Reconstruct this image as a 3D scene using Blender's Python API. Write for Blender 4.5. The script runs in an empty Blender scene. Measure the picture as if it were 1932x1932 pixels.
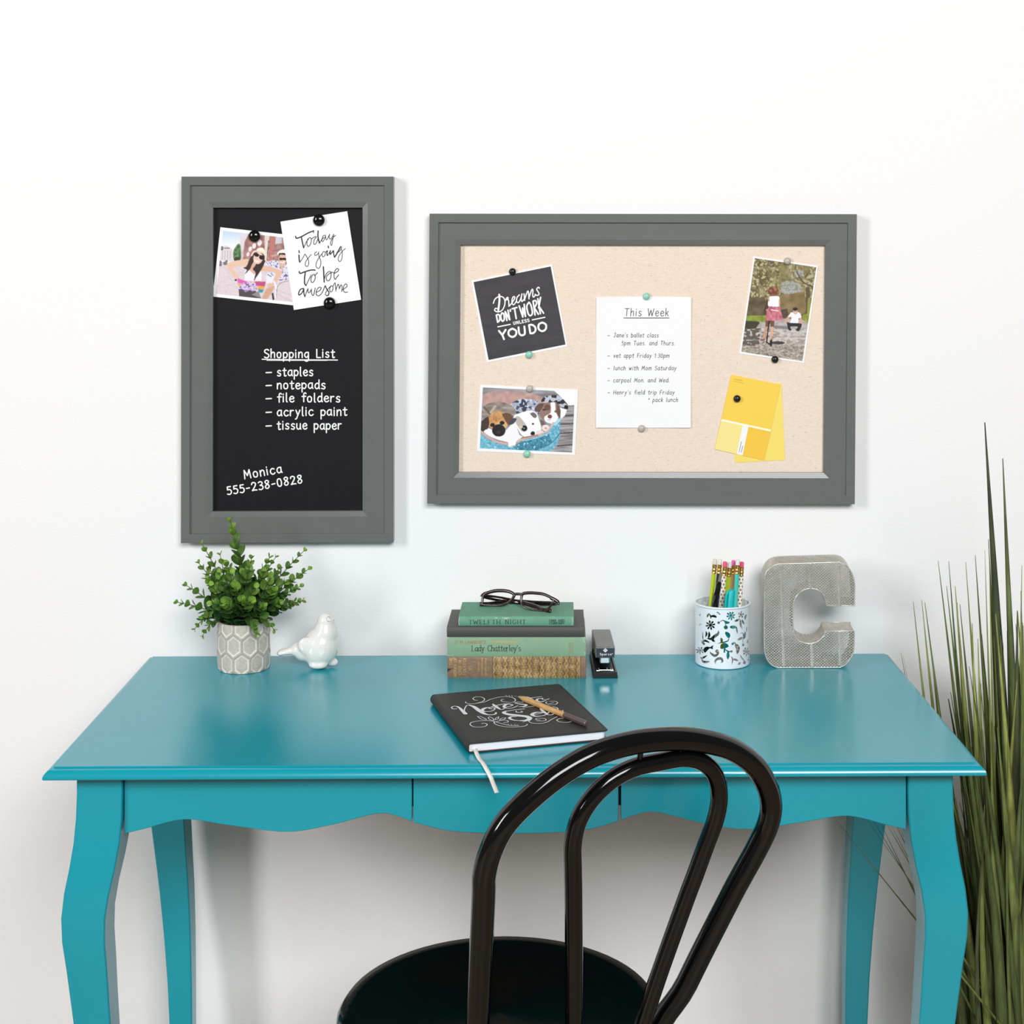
import bpy, bmesh, math, random
import numpy as np
from mathutils import Vector, Matrix
random.seed(7)
rng = np.random.default_rng(11)
C = bpy.context.scene.collection
sc = bpy.context.scene

# ------------------------------------------------------------------ camera, world, lights, exposure
CX, CY, F, CAMD, CAMZ = 1050.0, 440.0, 3000.0, 2.52, 1.42
cam = bpy.data.cameras.new('camera'); camo = bpy.data.objects.new('camera', cam); C.objects.link(camo)
camo.location = (0, -CAMD, CAMZ); camo.rotation_euler = (math.pi/2, 0, 0)
cam.sensor_width = 36; cam.lens = F/1932*36
cam.shift_x = -(CX-966)/1932; cam.shift_y = (CY-966)/1932
cam.clip_start = .05; sc.camera = camo
sc.view_settings.view_transform = 'Standard'; sc.view_settings.look = 'None'
sc.view_settings.gamma = 1; sc.view_settings.use_curve_mapping = False
sc.view_settings.exposure = 0.0
w = bpy.data.worlds.new('studio'); sc.world = w; w.use_nodes = True
w.node_tree.nodes['Background'].inputs[0].default_value = (1, 1, 1, 1)
w.node_tree.nodes['Background'].inputs[1].default_value = 0.12
def area(name, loc, aim, sx, sy, power, col=(1, 1, 1)):
    l = bpy.data.lights.new(name, 'AREA'); l.shape = 'RECTANGLE'; l.size = sx; l.size_y = sy; l.energy = power; l.color = col
    o = bpy.data.objects.new(name, l); C.objects.link(o); o.location = loc
    o.rotation_euler = (Vector(aim)-Vector(loc)).to_track_quat('-Z', 'Y').to_euler(); return o
area('softbox_key', (.95, -4.6, 3.15), (.1, 0, .75), 2.5, 1.4, 188)
area('softbox_fill', (-3.9, -3.7, 2.75), (.2, 0, .8), .9, 2.0, 122)

# ------------------------------------------------------------------ helpers
def lin(c):
    return tuple((x/255/12.92 if x/255 <= .04045 else ((x/255+.055)/1.055)**2.4) for x in c)
def P(px, py, d):
    return Vector(((px-CX)*d/F, d-CAMD, CAMZ-(py-CY)*d/F))
def onz(px, py, z):
    return P(px, py, (CAMZ-z)*F/(py-CY))
MATS = {}
def mat(name, rgb, rough=.5, metal=0, coat=0, bump=None, vcol=False, spec=.5, noise=None, trans=0, ior=1.5, sub=0):
    if name in MATS: return MATS[name]
    m = bpy.data.materials.new(name); m.use_nodes = True; nt = m.node_tree; b = nt.nodes['Principled BSDF']
    col = lin(rgb)+(1,)
    b.inputs['Base Color'].default_value = col
    b.inputs['Roughness'].default_value = rough; b.inputs['Metallic'].default_value = metal
    b.inputs['Coat Weight'].default_value = coat; b.inputs['Coat Roughness'].default_value = .08
    b.inputs['Specular IOR Level'].default_value = spec; b.inputs['IOR'].default_value = ior
    b.inputs['Transmission Weight'].default_value = trans
    src = None
    tc = nt.nodes.new('ShaderNodeTexCoord')
    if vcol:
        a = nt.nodes.new('ShaderNodeVertexColor'); a.layer_name = 'Col'; src = a.outputs[0]
        nt.links.new(src, b.inputs['Base Color'])
    if noise:
        sca, amt, stretch = noise
        mp = nt.nodes.new('ShaderNodeMapping'); mp.inputs['Scale'].default_value = stretch
        n = nt.nodes.new('ShaderNodeTexNoise'); n.inputs['Scale'].default_value = sca; n.inputs['Detail'].default_value = 4
        nt.links.new(tc.outputs['Object'], mp.inputs[0]); nt.links.new(mp.outputs[0], n.inputs['Vector'])
        mr = nt.nodes.new('ShaderNodeMapRange'); mr.inputs[1].default_value = .3; mr.inputs[2].default_value = .7
        mr.inputs[3].default_value = 1-amt; mr.inputs[4].default_value = 1+amt
        nt.links.new(n.outputs[0], mr.inputs[0])
        mx = nt.nodes.new('ShaderNodeMix'); mx.data_type = 'RGBA'; mx.blend_type = 'MULTIPLY'; mx.inputs[0].default_value = 1
        if src: nt.links.new(src, mx.inputs[6])
        else: mx.inputs[6].default_value = col
        nt.links.new(mr.outputs[0], mx.inputs[7]); nt.links.new(mx.outputs[2], b.inputs['Base Color'])
    if bump:
        sca, st, dist = bump
        n = nt.nodes.new('ShaderNodeTexNoise'); n.inputs['Scale'].default_value = sca; n.inputs['Detail'].default_value = 3
        bp = nt.nodes.new('ShaderNodeBump'); bp.inputs['Strength'].default_value = st; bp.inputs['Distance'].default_value = dist
        nt.links.new(tc.outputs['Object'], n.inputs['Vector']); nt.links.new(n.outputs[0], bp.inputs['Height'])
        nt.links.new(bp.outputs[0], b.inputs['Normal'])
    MATS[name] = m; return m

class MB:
    def __init__(s): s.v = []; s.f = []; s.m = []; s.c = []
    def add(s, vs, fs, mi=0, col=None):
        o = len(s.v); s.v += [tuple(p) for p in vs]; s.f += [tuple(i+o for i in f) for f in fs]; s.m += [mi]*len(fs)
        if col is not None:
            s.c += [tuple(c) for c in col] if isinstance(col, list) else [tuple(col)]*len(vs)
    def box(s, x0, x1, y0, y1, z0, z1, mi=0):
        s.add([(x, y, z) for z in (z0, z1) for y in (y0, y1) for x in (x0, x1)],
              [(0, 2, 3, 1), (4, 5, 7, 6), (0, 1, 5, 4), (2, 6, 7, 3), (0, 4, 6, 2), (1, 3, 7, 5)], mi)
    def prism(s, A, B, mi=0):
        n = len(A); s.add(list(A)+list(B), [tuple(range(n))[::-1], tuple(range(n, 2*n))]+[(i, (i+1) % n, n+(i+1) % n, n+i) for i in range(n)], mi)
    def loops(s, L, mi=0, closed=True, cap0=False, cap1=False, col=None):
        n = len(L[0]); vs = [p for l in L for p in l]; fs = []
        for k in range(len(L)-1):
            for i in range(n if closed else n-1):
                j = (i+1) % n; fs.append((k*n+i, k*n+j, (k+1)*n+j, (k+1)*n+i))
        if cap0: fs.append(tuple(range(n))[::-1])
        if cap1: fs.append(tuple(range((len(L)-1)*n, len(L)*n)))
        s.add(vs, fs, mi, col)
    def lathe(s, prof, ctr, axis='Z', n=40, mi=0, cap0=False, cap1=False):
        L = []
        for r, h in prof:
            l = []
            for i in range(n):
                a = 2*math.pi*i/n; x, y = r*math.cos(a), r*math.sin(a)
                l.append((ctr[0]+x, ctr[1]+y, ctr[2]+h) if axis == 'Z' else (ctr[0]+x, ctr[1]-h, ctr[2]+y))
            L.append(l)
        s.loops(L, mi, True, cap0, cap1)
    def tube(s, path, r, n=12, mi=0, cap=True, flat=1.0, ref=None, closed=False, col=None):
        path = [Vector(p) for p in path]; N = len(path); L = []
        rr = r if isinstance(r, (list, tuple)) else [r]*N
        t0 = (path[1]-path[0]).normalized()
        u = Vector(ref) if ref else (Vector((0, 0, 1)) if abs(t0.z) < .9 else Vector((1, 0, 0)))
        for i in range(N):
            if closed: t = (path[(i+1) % N]-path[i-1]).normalized()
            else: t = (path[min(i+1, N-1)]-path[max(i-1, 0)]).normalized()
            u = (u-t*u.dot(t)).normalized(); v = t.cross(u)
            L.append([path[i]+u*(math.cos(2*math.pi*k/n)*rr[i])+v*(math.sin(2*math.pi*k/n)*rr[i]*flat) for k in range(n)])
        if closed: L.append(L[0])
        s.loops(L, mi, True, cap and not closed, cap and not closed, col)
    def xform(s, M): s.v = [tuple(M @ Vector(p)) for p in s.v]; return s

def tag(o, label=None, cat=None, group=None, kind=None):
    if label: o['label'] = label
    if cat: o['category'] = cat
    if group: o['group'] = group
    if kind: o['kind'] = kind
    return o
def thing(name, loc, label, cat, group=None):
    o = bpy.data.objects.new(name, None); C.objects.link(o); o.location = loc; o.empty_display_size = .03
    return tag(o, label, cat, group)
def wloc(o):
    p = Vector((0, 0, 0))
    while o: p += o.location; o = o.parent
    return p
def obj(name, mb, mats, parent=None, smooth=30, bevel=0, seg=2, recalc=True, loc=None, label=None):
    off = wloc(parent) if parent else Vector(loc or (0, 0, 0))
    me = bpy.data.meshes.new(name)
    V = np.array(mb.v, dtype=float)-np.array(off)
    me.from_pydata(V.tolist(), [], mb.f)
    for m in (mats if isinstance(mats, (list, tuple)) else [mats]): me.materials.append(m)
    me.polygons.foreach_set('material_index', mb.m)
    if mb.c:
        a = me.color_attributes.new('Col', 'FLOAT_COLOR', 'POINT')
        cc = np.ones((len(mb.v), 4), dtype=np.float32); cc[:, :3] = np.array(mb.c)[:, :3]; a.data.foreach_set('color', cc.ravel())
    if recalc:
        bm = bmesh.new(); bm.from_mesh(me); bmesh.ops.recalc_face_normals(bm, faces=bm.faces); bm.to_mesh(me); bm.free()
    if smooth:
        me.polygons.foreach_set('use_smooth', [True]*len(me.polygons)); me.set_sharp_from_angle(angle=math.radians(smooth))
    o = bpy.data.objects.new(name, me); C.objects.link(o)
    if parent: o.parent = parent
    else: o.location = off
    if bevel:
        b = o.modifiers.new('soft_edges', 'BEVEL'); b.width = bevel; b.segments = seg; b.limit_method = 'ANGLE'; b.angle_limit = math.radians(35); b.harden_normals = False
    if label: o['label'] = label
    return o

def cr(pts, n=6, closed=False):
    """Catmull-Rom through 2-D or 3-D points; a doubled point is a corner."""
    pts = [tuple(p) for p in pts]
    runs = [[]]
    for p in pts:
        if runs[-1] and runs[-1][-1] == p: runs.append([p])
        else: runs[-1].append(p)
    out = []
    for r in runs:
        if len(r) < 2: continue
        if len(r) == 2 and not closed: seg = [np.array(r[0], float), np.array(r[1], float)]
        else:
            q = [np.array(p, float) for p in r]
            q = [q[-2 if closed and len(runs) == 1 and tuple(q[0]) == tuple(q[-1]) else 0]]+q+[q[-1]]
            if closed and len(runs) == 1: q[-1] = q[2] if len(q) > 3 else q[-1]
            seg = []
            for i in range(1, len(q)-2):
                for k in range(n):
                    t = k/n; a, b, c, d = q[i-1], q[i], q[i+1], q[i+2]
                    seg.append(.5*((2*b)+(c-a)*t+(2*a-5*b+4*c-d)*t*t+(3*b-a-3*c+d)*t**3))
            seg.append(q[-2])
        out.append(seg)
    return out
def cr1(pts, n=6): return [p for s in cr(pts, n) for p in s]
def nums(s): 
    a = [float(x) for x in s.replace(',', ' ').split()]; return list(zip(a[0::2], a[1::2]))

def ribbon(mb, pts, wd, mp, prof=None, nib=1.0, mi=0):
    pts = [np.array(p, float) for p in pts]
    q = [pts[0]]
    for p in pts[1:]:
        if np.linalg.norm(p-q[-1]) > 1e-9: q.append(p)
    if len(q) < 2: return
    T = [q[min(i+1, len(q)-1)]-q[max(i-1, 0)] for i in range(len(q))]
    T = [t/(np.linalg.norm(t) or 1) for t in T]
    N = len(q); W = []
    for i in range(N):
        wv = wd*(prof(i/(N-1)) if prof else 1)
        wv *= nib+(1-nib)*abs(T[i][1]); W.append(wv)
    q = [q[0]-T[0]*W[0]*.42]+q+[q[-1]+T[-1]*W[-1]*.42]; T = [T[0]]+T+[T[-1]]; W = [W[0]*.5]+W+[W[-1]*.5]
    vs = []
    for p, t, wv in zip(q, T, W):
        nn = np.array((-t[1], t[0]))*wv/2; a = p+nn; b = p-nn
        vs += [mp(a[0], a[1]), mp(b[0], b[1])]
    k = mb.k = getattr(mb, 'k', 0)+1                # each pen stroke lies a hair over the last one
    e = (vs[2]-vs[0]).cross(vs[1]-vs[0]); e = e.normalized() if e.length > 0 else Vector((0, -1, 0))
    if e.dot(Vector((0, -CAMD, CAMZ))-vs[0]) < 0: e = -e
    vs = [p+e*((k % 11)*2.4e-5+1.2e-5*i/len(vs)) for i, p in enumerate(vs)]
    mb.add(vs, [(2*i, 2*i+1, 2*i+3, 2*i+2) for i in range(len(q)-1)], mi)
def strokes(mb, spec, wd, mp, org=(0, 0), s=1, prof=None, nib=1.0, n=6, mi=0):
    for st in spec.split('|'):
        pts = [(org[0]+x*s, org[1]+y*s) for x, y in nums(st)]
        for seg in cr(pts, n): ribbon(mb, seg, wd, mp, prof, nib, mi)

# stroke alphabet: x-height 10, capitals 15
G = {
'a': (9, "8 9 5 10 2 8 1 4 3 .5 6 1 8 4|8 10 8 3 9 0"), 'b': (8.5, "1 16 1 0|1 7 4 10 7.5 8 8 4 5 0 1 2"), 'c': (8.5, "8 8.5 5 10 2 8 1 4 3 .5 6 0 8.5 2"),
'd': (9, "8 8 5 10 2 8 1 4 3 .3 6 1 8 4|8 16 8 3 9 0"), 'e': (8.5, "1.2 5 7.8 6 7 9 4.5 10 1.8 8 1 4 3 .5 6 0 8.5 2"), 'f': (7, "8 14.5 6.5 16 4.5 15 4 12 4 0|1 9.5 7.5 9.8"),
'g': (9, "8 9 5 10 2 8 1 4.5 3 1 6 1.5 8 5|8 10 8 -3 6 -6 3 -6 1 -4"), 'h': (8.5, "1 16 1 0|1 6 4 10 7 9 7.5 5 7.5 0"), 'i': (3, "1.5 10 1.5 0|1.5 13.2 1.5 14.2"),
'j': (4, "3 10 3 -4 1 -6 -1 -5|3 13.2 3 14"), 'k': (8, "1 16 1 0|7 10 1 4|3 5.5 7.5 0"), 'l': (3.5, "1.5 16 1.5 2 3 0"), 'm': (13, "1 10 1 0|1 6 3 10 6 9 6.5 0|6.5 6 9 10 11.7 9 12 0"),
'n': (8.5, "1 10 1 0|1 6 4 10 7 9 7.5 5 7.5 0"), 'o': (9, "4.5 10 1.8 8.5 1 5 2 1 4.5 0 7 1 8 5 7.2 8.5 4.5 10"), 'p': (8.5, "1 10 1 -6|1 7 4 10 7.5 8 8 4.5 5.5 .3 1 2"),
'r': (7, "1 10 1 0|1 6 3.5 9.5 6.5 9.5"), 's': (8, "7 8.8 4.5 10 1.8 8.5 2.2 6 5.5 4.5 7 2.5 5 0 1 1"), 't': (7, "3.5 14 3.5 2 5 0 7 1|.5 10 7 10.2"), 'u': (8.5, "1 10 1 3 3 0 6 1 7.5 4|7.5 10 7.5 3 8.5 0"),
'v': (8, "1 10 4 0 4 0 7.5 10"), 'w': (12, "1 10 3.5 0 3.5 0 6 9 6 9 8.5 0 8.5 0 11 10"), 'y': (8.5, "1 10 4 2|8 10 4 0 2 -5 0 -6"),
'A': (11, "0.5 0 5.5 15 5.5 15 10.5 0|2.5 5 8.5 5"), 'C': (10.5, "10 12.5 7 15 4 14.5 1.2 10 1.2 5 4 .5 7 0 10 2.5"), 'D': (11, "1.5 15 1.5 0|1.5 15 6 14.5 10 11 10 4 6 .5 1.5 0"), 'E': (9, "1.5 15 1.5 0|1.5 15 8.5 15|1.5 7.8 7 7.8|1.5 0 8.8 0"),
'F': (9, "1.5 15 1.5 0|1.5 15 9 15|1.5 8 7.5 8"), 'G': (11, "10 12.5 7 15 4 14.5 1.2 10 1.2 5 4 .5 7 0 10 2.5 10 7|7 7 10.5 7"), 'H': (11, "1.5 15 1.5 0|10 15 10 0|1.5 7.8 10 7.8"), 'I': (3, "1.5 15 1.5 0"),
'J': (9, "2 15 8 15|6 15 6 3 4 0 1 1.5"), 'K': (10, "1.5 15 1.5 0|9 15 1.5 6|4 8.5 9.5 0"), 'L': (8.5, "1.5 15 1.5 0|1.5 0 8.5 0"), 'M': (12.5, "1 0 2 15 2 15 6.2 5 6.2 5 10.5 15 10.5 15 11.5 0"), 'N': (11, "1.5 0 1.5 15 1.5 15 9.5 0 9.5 0 9.5 15"),
'O': (12, "6 15 2.5 13 1 7.5 2.5 2 6 0 9.5 2 11 7.5 9.5 13 6 15"), 'P': (9.5, "1.5 15 1.5 0|1.5 15 6 15 9 12.5 8.5 9 5.5 7.5 1.5 7.5"), 'R': (10, "1.5 15 1.5 0|1.5 15 6 15 9 12.5 8.5 9 5.5 7.5 1.5 7.5|5 7.5 9.5 0"), 'S': (9.5, "9 13.5 6 15.3 2 14 1.5 10.5 5 8 8.5 6 9 2.5 5.5 0 1 1.5"),
'T': (10, "0 15 10 15|5 15 5 0"), 'U': (10.5, "1.5 15 1.5 4 3 .8 5.2 0 7.5 .8 9 4 9 15"), 'V': (10, "0 15 5 0 5 0 10 15"), 'W': (14, "0 15 3.5 0 3.5 0 7 12 7 12 10.5 0 10.5 0 14 15"), 'Y': (10, "0 15 5 7.5|10 15 5 7.5 5 7.5 5 0"),
'0': (9, "4.5 14 2 12.5 1 7 2 1.5 4.5 0 7 1.5 8 7 7 12.5 4.5 14"), '1': (4, "0.5 12 2.5 15 2.5 15 2.5 0"), '2': (9, "1.2 11 2 13.5 5 14.5 8 12 6.5 7.5 1 0 1 0 5 .6 9 0"), '3': (8.5, "1.2 13 4.5 14.5 7.5 12.5 6.5 9 3.5 7.8 3.5 7.8 7 6.5 8 3 5 0 1 1"),
'5': (8.5, "8 14 2.5 14 2.5 14 2 8.5 2 8.5 5 9 8 6.5 7.5 2 4.5 0 1 1.2"), '8': (9, "7.8 12.8 5 14.5 2 13 2.5 10 6 7 7.8 3.5 5.5 .2 2.5 .5 1.2 3.5 4 7 7 10 7.8 12.8"),
'-': (7, "1 6 6.5 6.3"), '.': (3, "1.2 .3 1.5 1"), ':': (3, "1.5 1 1.5 1.6|1.5 8 1.5 8.6"), "'": (3, "1.8 15.5 1.2 12.5"), '*': (5, "2.5 12 2.5 8|.8 11 4.2 9|.8 9 4.2 11"), ' ': (7.5, "")}
def text(mb, s, p0, p1, cap, wd, mp, slant=0, serif=False, nib=1.0, gap=2.4, jit=0, down=True, mi=0):
    p0 = np.array(p0, float); p1 = np.array(p1, float); L = np.linalg.norm(p1-p0); d = (p1-p0)/L
    up = np.array((d[1], -d[0])) if down else np.array((-d[1], d[0]))
    A = sum(G[c][0]+gap for c in s)-gap; sx = L/A; sy = cap/15; x = 0
    for c in s:
        adv, spec = G[c]; jy = random.uniform(-jit, jit); jx = random.uniform(-jit, jit)*.4
        for st in spec.split('|') if spec else []:
            pts = nums(st)
            M = lambda X, Y: tuple(p0+d*((x+X+jx)*sx+slant*Y*sy)+up*((Y+jy)*sy))
            for seg in cr([M(*p) for p in pts], 5): ribbon(mb, seg, wd, mp, None, nib, mi)
            if serif:
                for e, f in ((pts[0], pts[1]), (pts[-1], pts[-2])):
                    if e[1] in (0, 15, 16, 10, -6) and abs(e[0]-f[0]) < .75*abs(e[1]-f[1]):
                        ribbon(mb, [M(e[0]-1.6, e[1]), M(e[0]+1.6, e[1])], wd*.55, mp, None, 1, mi)
        x += adv+gap

class Canvas:
    """A printed picture: a fine grid of coloured points over a flat quad."""
    def __init__(s, quad, nx, ny, org, k, base=(255, 255, 255)):
        u, v = np.meshgrid(np.linspace(0, 1, nx+1), np.linspace(0, 1, ny+1)); u = u.ravel(); v = v.ravel()
        q = np.array(quad, float)
        z = ((1-u)*(1-v))[:, None]*q[0]+(u*(1-v))[:, None]*q[1]+(u*v)[:, None]*q[2]+((1-u)*v)[:, None]*q[3]
        s.X, s.Y = z[:, 0], z[:, 1]; s.u, s.v, s.nx, s.ny, s.org, s.k = u, v, nx, ny, org, k
        s.c = np.tile(np.array(base, float), (len(u), 1))
    def put(s, m, col, a=1):
        m = (m.astype(float)*a)[:, None]; s.c = s.c*(1-m)+np.array(col, float)*m; return m[:, 0] > 0
    def inpoly(s, pts):
        r = np.zeros(len(s.X), bool); n = len(pts)
        for i in range(n):
            (x0, y0), (x1, y1) = pts[i], pts[(i+1) % n]
            if y0 == y1: continue
            c = ((y0 > s.Y) != (y1 > s.Y)) & (s.X < (x1-x0)*(s.Y-y0)/(y1-y0)+x0); r ^= c
        return r
    def poly(s, col, spec, a=1, sm=False):
        pts = nums(spec)
        if sm: pts = [tuple(p) for p in cr1(pts+[pts[0]], 5)]
        return s.put(s.inpoly(pts), col, a)
    def ell(s, col, cx, cy, rx, ry, rot=0, a=1):
        t = math.radians(rot); dx, dy = s.X-cx, s.Y-cy
        return s.put(((dx*math.cos(t)+dy*math.sin(t))/rx)**2+((-dx*math.sin(t)+dy*math.cos(t))/ry)**2 < 1, col, a)
    def line(s, col, spec, wd, a=1):
        p = cr1(nums(spec), 6); m = np.zeros(len(s.X), bool)
        for (x0, y0), (x1, y1) in zip(p[:-1], p[1:]):
            L = (x1-x0)**2+(y1-y0)**2 or 1; t = np.clip(((s.X-x0)*(x1-x0)+(s.Y-y0)*(y1-y0))/L, 0, 1)
            m |= (s.X-x0-t*(x1-x0))**2+(s.Y-y0-t*(y1-y0))**2 < (wd/2)**2
        return s.put(m, col, a)
    def nz(s, cell, cy=None):
        cy = cy or cell; g = rng.random((400, 400)); x, y = s.X/cell+90, s.Y/cy+90
        i, j = np.floor(x).astype(int) % 398, np.floor(y).astype(int) % 398; fx, fy = x-np.floor(x), y-np.floor(y)
        return g[j, i]*(1-fx)*(1-fy)+g[j, i+1]*fx*(1-fy)+g[j+1, i]*(1-fx)*fy+g[j+1, i+1]*fx*fy
    def noise(s, m, amp, cell, cy=None):
        n = (s.nz(cell, cy)-.5)*2*amp; s.c = np.clip(s.c+(n*m)[:, None], 0, 255)
    def blot(s, m, col, cell, thr, a=1, cy=None):
        return s.put(m & (s.nz(cell, cy) > thr), col, a)
    def build(s, mp, soft=1):
        mb = MB(); W = s.nx+1; g = s.c.reshape(s.ny+1, s.nx+1, 3)
        for _ in range(soft):
            p = np.pad(g, ((1, 1), (1, 1), (0, 0)), 'edge'); g = (p[1:-1, 1:-1]*2+p[:-2, 1:-1]+p[2:, 1:-1]+p[1:-1, :-2]+p[1:-1, 2:])/6
        s.c = g.reshape(-1, 3)+rng.normal(0, 2.0, (len(s.X), 1))
        c = np.clip(s.c, 0, 255)/255; c = np.where(c <= .04045, c/12.92, ((c+.055)/1.055)**2.4)
        mb.v = [tuple(mp(s.org[0]+x*s.k, s.org[1]+y*s.k)) for x, y in zip(s.X, s.Y)]
        mb.f = [(j*W+i, j*W+i+1, (j+1)*W+i+1, (j+1)*W+i) for j in range(s.ny) for i in range(s.nx)]
        mb.m = [0]*len(mb.f); mb.c = c.tolist(); return mb

# ------------------------------------------------------------------ setting
M_wall = mat('wall_paint', (245, 245, 245), .65, bump=(330, .32, .0012), spec=.3)
mb = MB(); mb.box(-3.2, 3.2, 0, .12, 0, 2.7); tag(obj('wall_back', mb, M_wall, smooth=0), kind='structure')
M_floor = mat('oak_floor', (150, 130, 110), .5, noise=(3, .08, (1, 12, 1)))
mb = MB(); mb.box(-3.2, 3.2, -4.2, .12, -.1, 0); tag(obj('floor', mb, M_floor, smooth=0), kind='structure')
mb = MB(); mb.box(-3.2, 3.2, -.014, 0, 0, .09); tag(obj('baseboard_back', mb, mat('baseboard_paint', (240, 240, 240), .4), smooth=0, bevel=.003), kind='structure')

# ------------------------------------------------------------------ desk
ZT = .7606
M_teal = mat('teal_paint', (0, 154, 172), .23, spec=.5, ior=1.7, bump=(60, .02, .001), noise=(6, .02, (1, 1, 1)))
DX, DY, DYAW = -.0534, -.290, .0145
Mdesk = Matrix.Translation((DX, DY, 0)) @ Matrix.Rotation(DYAW, 4, 'Z')
desk = thing('desk', (DX, DY, 0), 'teal painted writing desk with curved legs and a scalloped front', 'desk')
hx, hy = .5716, .2557
def rect(e, z): return [(-hx-e, -hy-e, z), (hx+e, -hy-e, z), (hx+e, hy+e, z), (-hx-e, hy+e, z)]
prof = [(-.006, 0), (0, 0), (.0002, -.0014), (.0015, -.0018), (.0035, -.0022), (.0060, -.0034), (.0080, -.0050), (.0094, -.0066), (.0104, -.0082), (.0111, -.0098), (.0114, -.0112), (.0112, -.0126), (.0104, -.0137)]
mb = MB(); mb.loops([rect(e, ZT+z) for e, z in prof], cap0=True, cap1=True)
obj('tabletop', mb.xform(Mdesk), M_teal, desk, smooth=35)
LZ = [.7469, .72, .69, .66, .63, .60, .57, .54, .505, .46, .414, .35, .28, .2, .12, .05, 0]
LO = [0, 0, .001, .0035, .008, .0135, .0165, .0155, .011, .006, .001, -.006, -.012, -.016, -.015, -.008, -.004]
LW = [.057, .057, .0575, .0575, .057, .056, .0545, .053, .0505, .0475, .045, .041, .037, .034, .033, .038, .04]
for sx in (-1, 1):
    for sy in (-1, 1):
        mb = MB(); L = []
        for z, o_, wd in zip(LZ, LO, LW):
            xo = sx*(.548+o_); xi = sx*(.548+o_-wd)
            oy = o_*.6 if sy < 0 else min(o_, 0)
            yo = sy*(.2424+oy); yi = sy*(.2424+oy-wd*.92)
            x0, x1 = sorted((xo, xi)); y0, y1 = sorted((yo, yi))
            L.append([(x0, y0, z), (x1, y0, z), (x1, y1, z), (x0, y1, z)])
        mb.loops(L, cap0=True, cap1=True); obj('leg', mb.xform(Mdesk), M_teal, desk, smooth=40, bevel=.002)
def wave(pts):
    return [(p[0], p[1]) for p in cr1(pts, 8)]
def apron(name, bottom, y0=-.2365, th=.018):
    top = .7469
    poly = [(bottom[0][0], top)]+bottom+[(bottom[-1][0], top)]
    mb = MB(); mb.prism([(x, y0, z) for x, z in poly], [(x, y0+th, z) for x, z in poly])
    return obj(name, mb.xform(Mdesk), M_teal, desk, smooth=30, bevel=.0008)
SL = [(-.490, .6696), (-.465, .6755), (-.4154, .6869), (-.36, .6795), (-.2891, .6709), (-.235, .6785), (-.1761, .6929), (-.15, .690), (-.1312, .6829)]
apron('apron', wave(SL)); apron('apron', wave([(-x, z) for x, z in SL][::-1]))
apron('drawer', wave([(-.1295, .6819), (-.09, .6715), (-.045, .6675), (0, .6668), (.045, .6675), (.09, .6715), (.1278, .6817)]), -.2355)
for sx in (-1, 1):
    mb = MB(); x0, x1 = sorted((sx*.540, sx*.522)); mb.box(x0, x1, -.188, .188, .675, .7469); obj('side_rail', mb.xform(Mdesk), M_teal, desk, smooth=0)
mb = MB(); mb.box(-.49, .49, .215, .233, .675, .7469); obj('back_rail', mb.xform(Mdesk), M_teal, desk, smooth=0)
mb = MB(); mb.box(-.49, .49, -.2165, -.204, .695, .7469); obj('added_gap_backing', mb.xform(Mdesk), mat('gap_shade_brown', (60, 46, 38), .7), desk, smooth=0)  # added backing strip; its dark colour stands in for shade in the drawer gaps
M_box = mat('drawer_wood', (120, 100, 80), .6)
mb = MB(); mb.box(-.125, .125, -.2035, .15, .695, .74); obj('drawer_box', mb.xform(Mdesk), M_box, desk, smooth=0)

# ------------------------------------------------------------------ wall boards
M_frame = mat('grey_frame_paint', (107, 110, 108), .24, spec=.4, noise=(40, .03, (1, 1, 1)))
def frame_mb(quad, sc_):
    """quad TL TR BR BL in world X,Z; a mitred moulding swept round it"""
    c = sum((Vector(q) for q in quad), Vector((0, 0)))/4
    def loop(inset, dep):
        L = []
        for i in range(4):
            p = Vector(quad[i]); e1 = (Vector(quad[(i+1) % 4])-p).normalized(); e0 = (Vector(quad[i-1])-p).normalized()
            q = p+e1*inset+e0*inset; L.append((q.x, -dep, q.y))
        return L
    prof = [(0, .0005), (0, .0205), (.0008, .0215), (.0135, .0215), (.0141, .0209), (.0143, .0180), (.0150, .0180), (.0405, .0190), (.0408, .0189), (.0489, .0164), (.0490, .0090), (.0490, .0005)]
    mb = MB(); mb.loops([loop(a, b) for a, b in prof]+[loop(*prof[0])]); return mb
DF = 2.4985
def wq(px, py, d=DF): v = P(px, py, d); return (v.x, v.z)
# chalkboard
q = [wq(342, 333), wq(742, 333), wq(742, 1023.5), wq(341, 1025)]
board = thing('chalkboard', (P(541, 1024, DF).x, 0, q[2][1]), 'tall black chalkboard with a grey frame and a chalk shopping list', 'chalkboard')
obj('frame', frame_mb(q, 1), M_frame, board, smooth=20, label='grey moulded frame')
M_chalk = mat('chalkboard_black', (26, 25, 28), .5, spec=.18, noise=(18, .06, (1, 1, 1)))
def slab(x0, x1, z0, z1, y0, y1): mb = MB(); mb.box(x0, x1, y0, y1, z0, z1); return mb
obj('chalk_surface', slab(q[0][0]+.045, q[1][0]-.045, q[2][1]+.045, q[0][1]-.045, -.010, -.002), M_chalk, board, smooth=0)
M_white_chalk = mat('white_chalk', (246, 246, 246), .9)
dB = CAMD-.0102
mp = lambda x, y: P(x, y, dB)
mb = MB(); Z = lambda x, y: (320+x*.2381, 620+y*.2381)
text(mb, 'Shopping List', Z(748, 231), Z(1308, 229), 15.5, 2.35, mp, gap=2.8, jit=.35)
ribbon(mb, [Z(733, 243), Z(1000, 247), Z(1330, 249)], 2.0, mp); ribbon(mb, [Z(770, 252), Z(1250, 252)], 1.2, mp)
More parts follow.
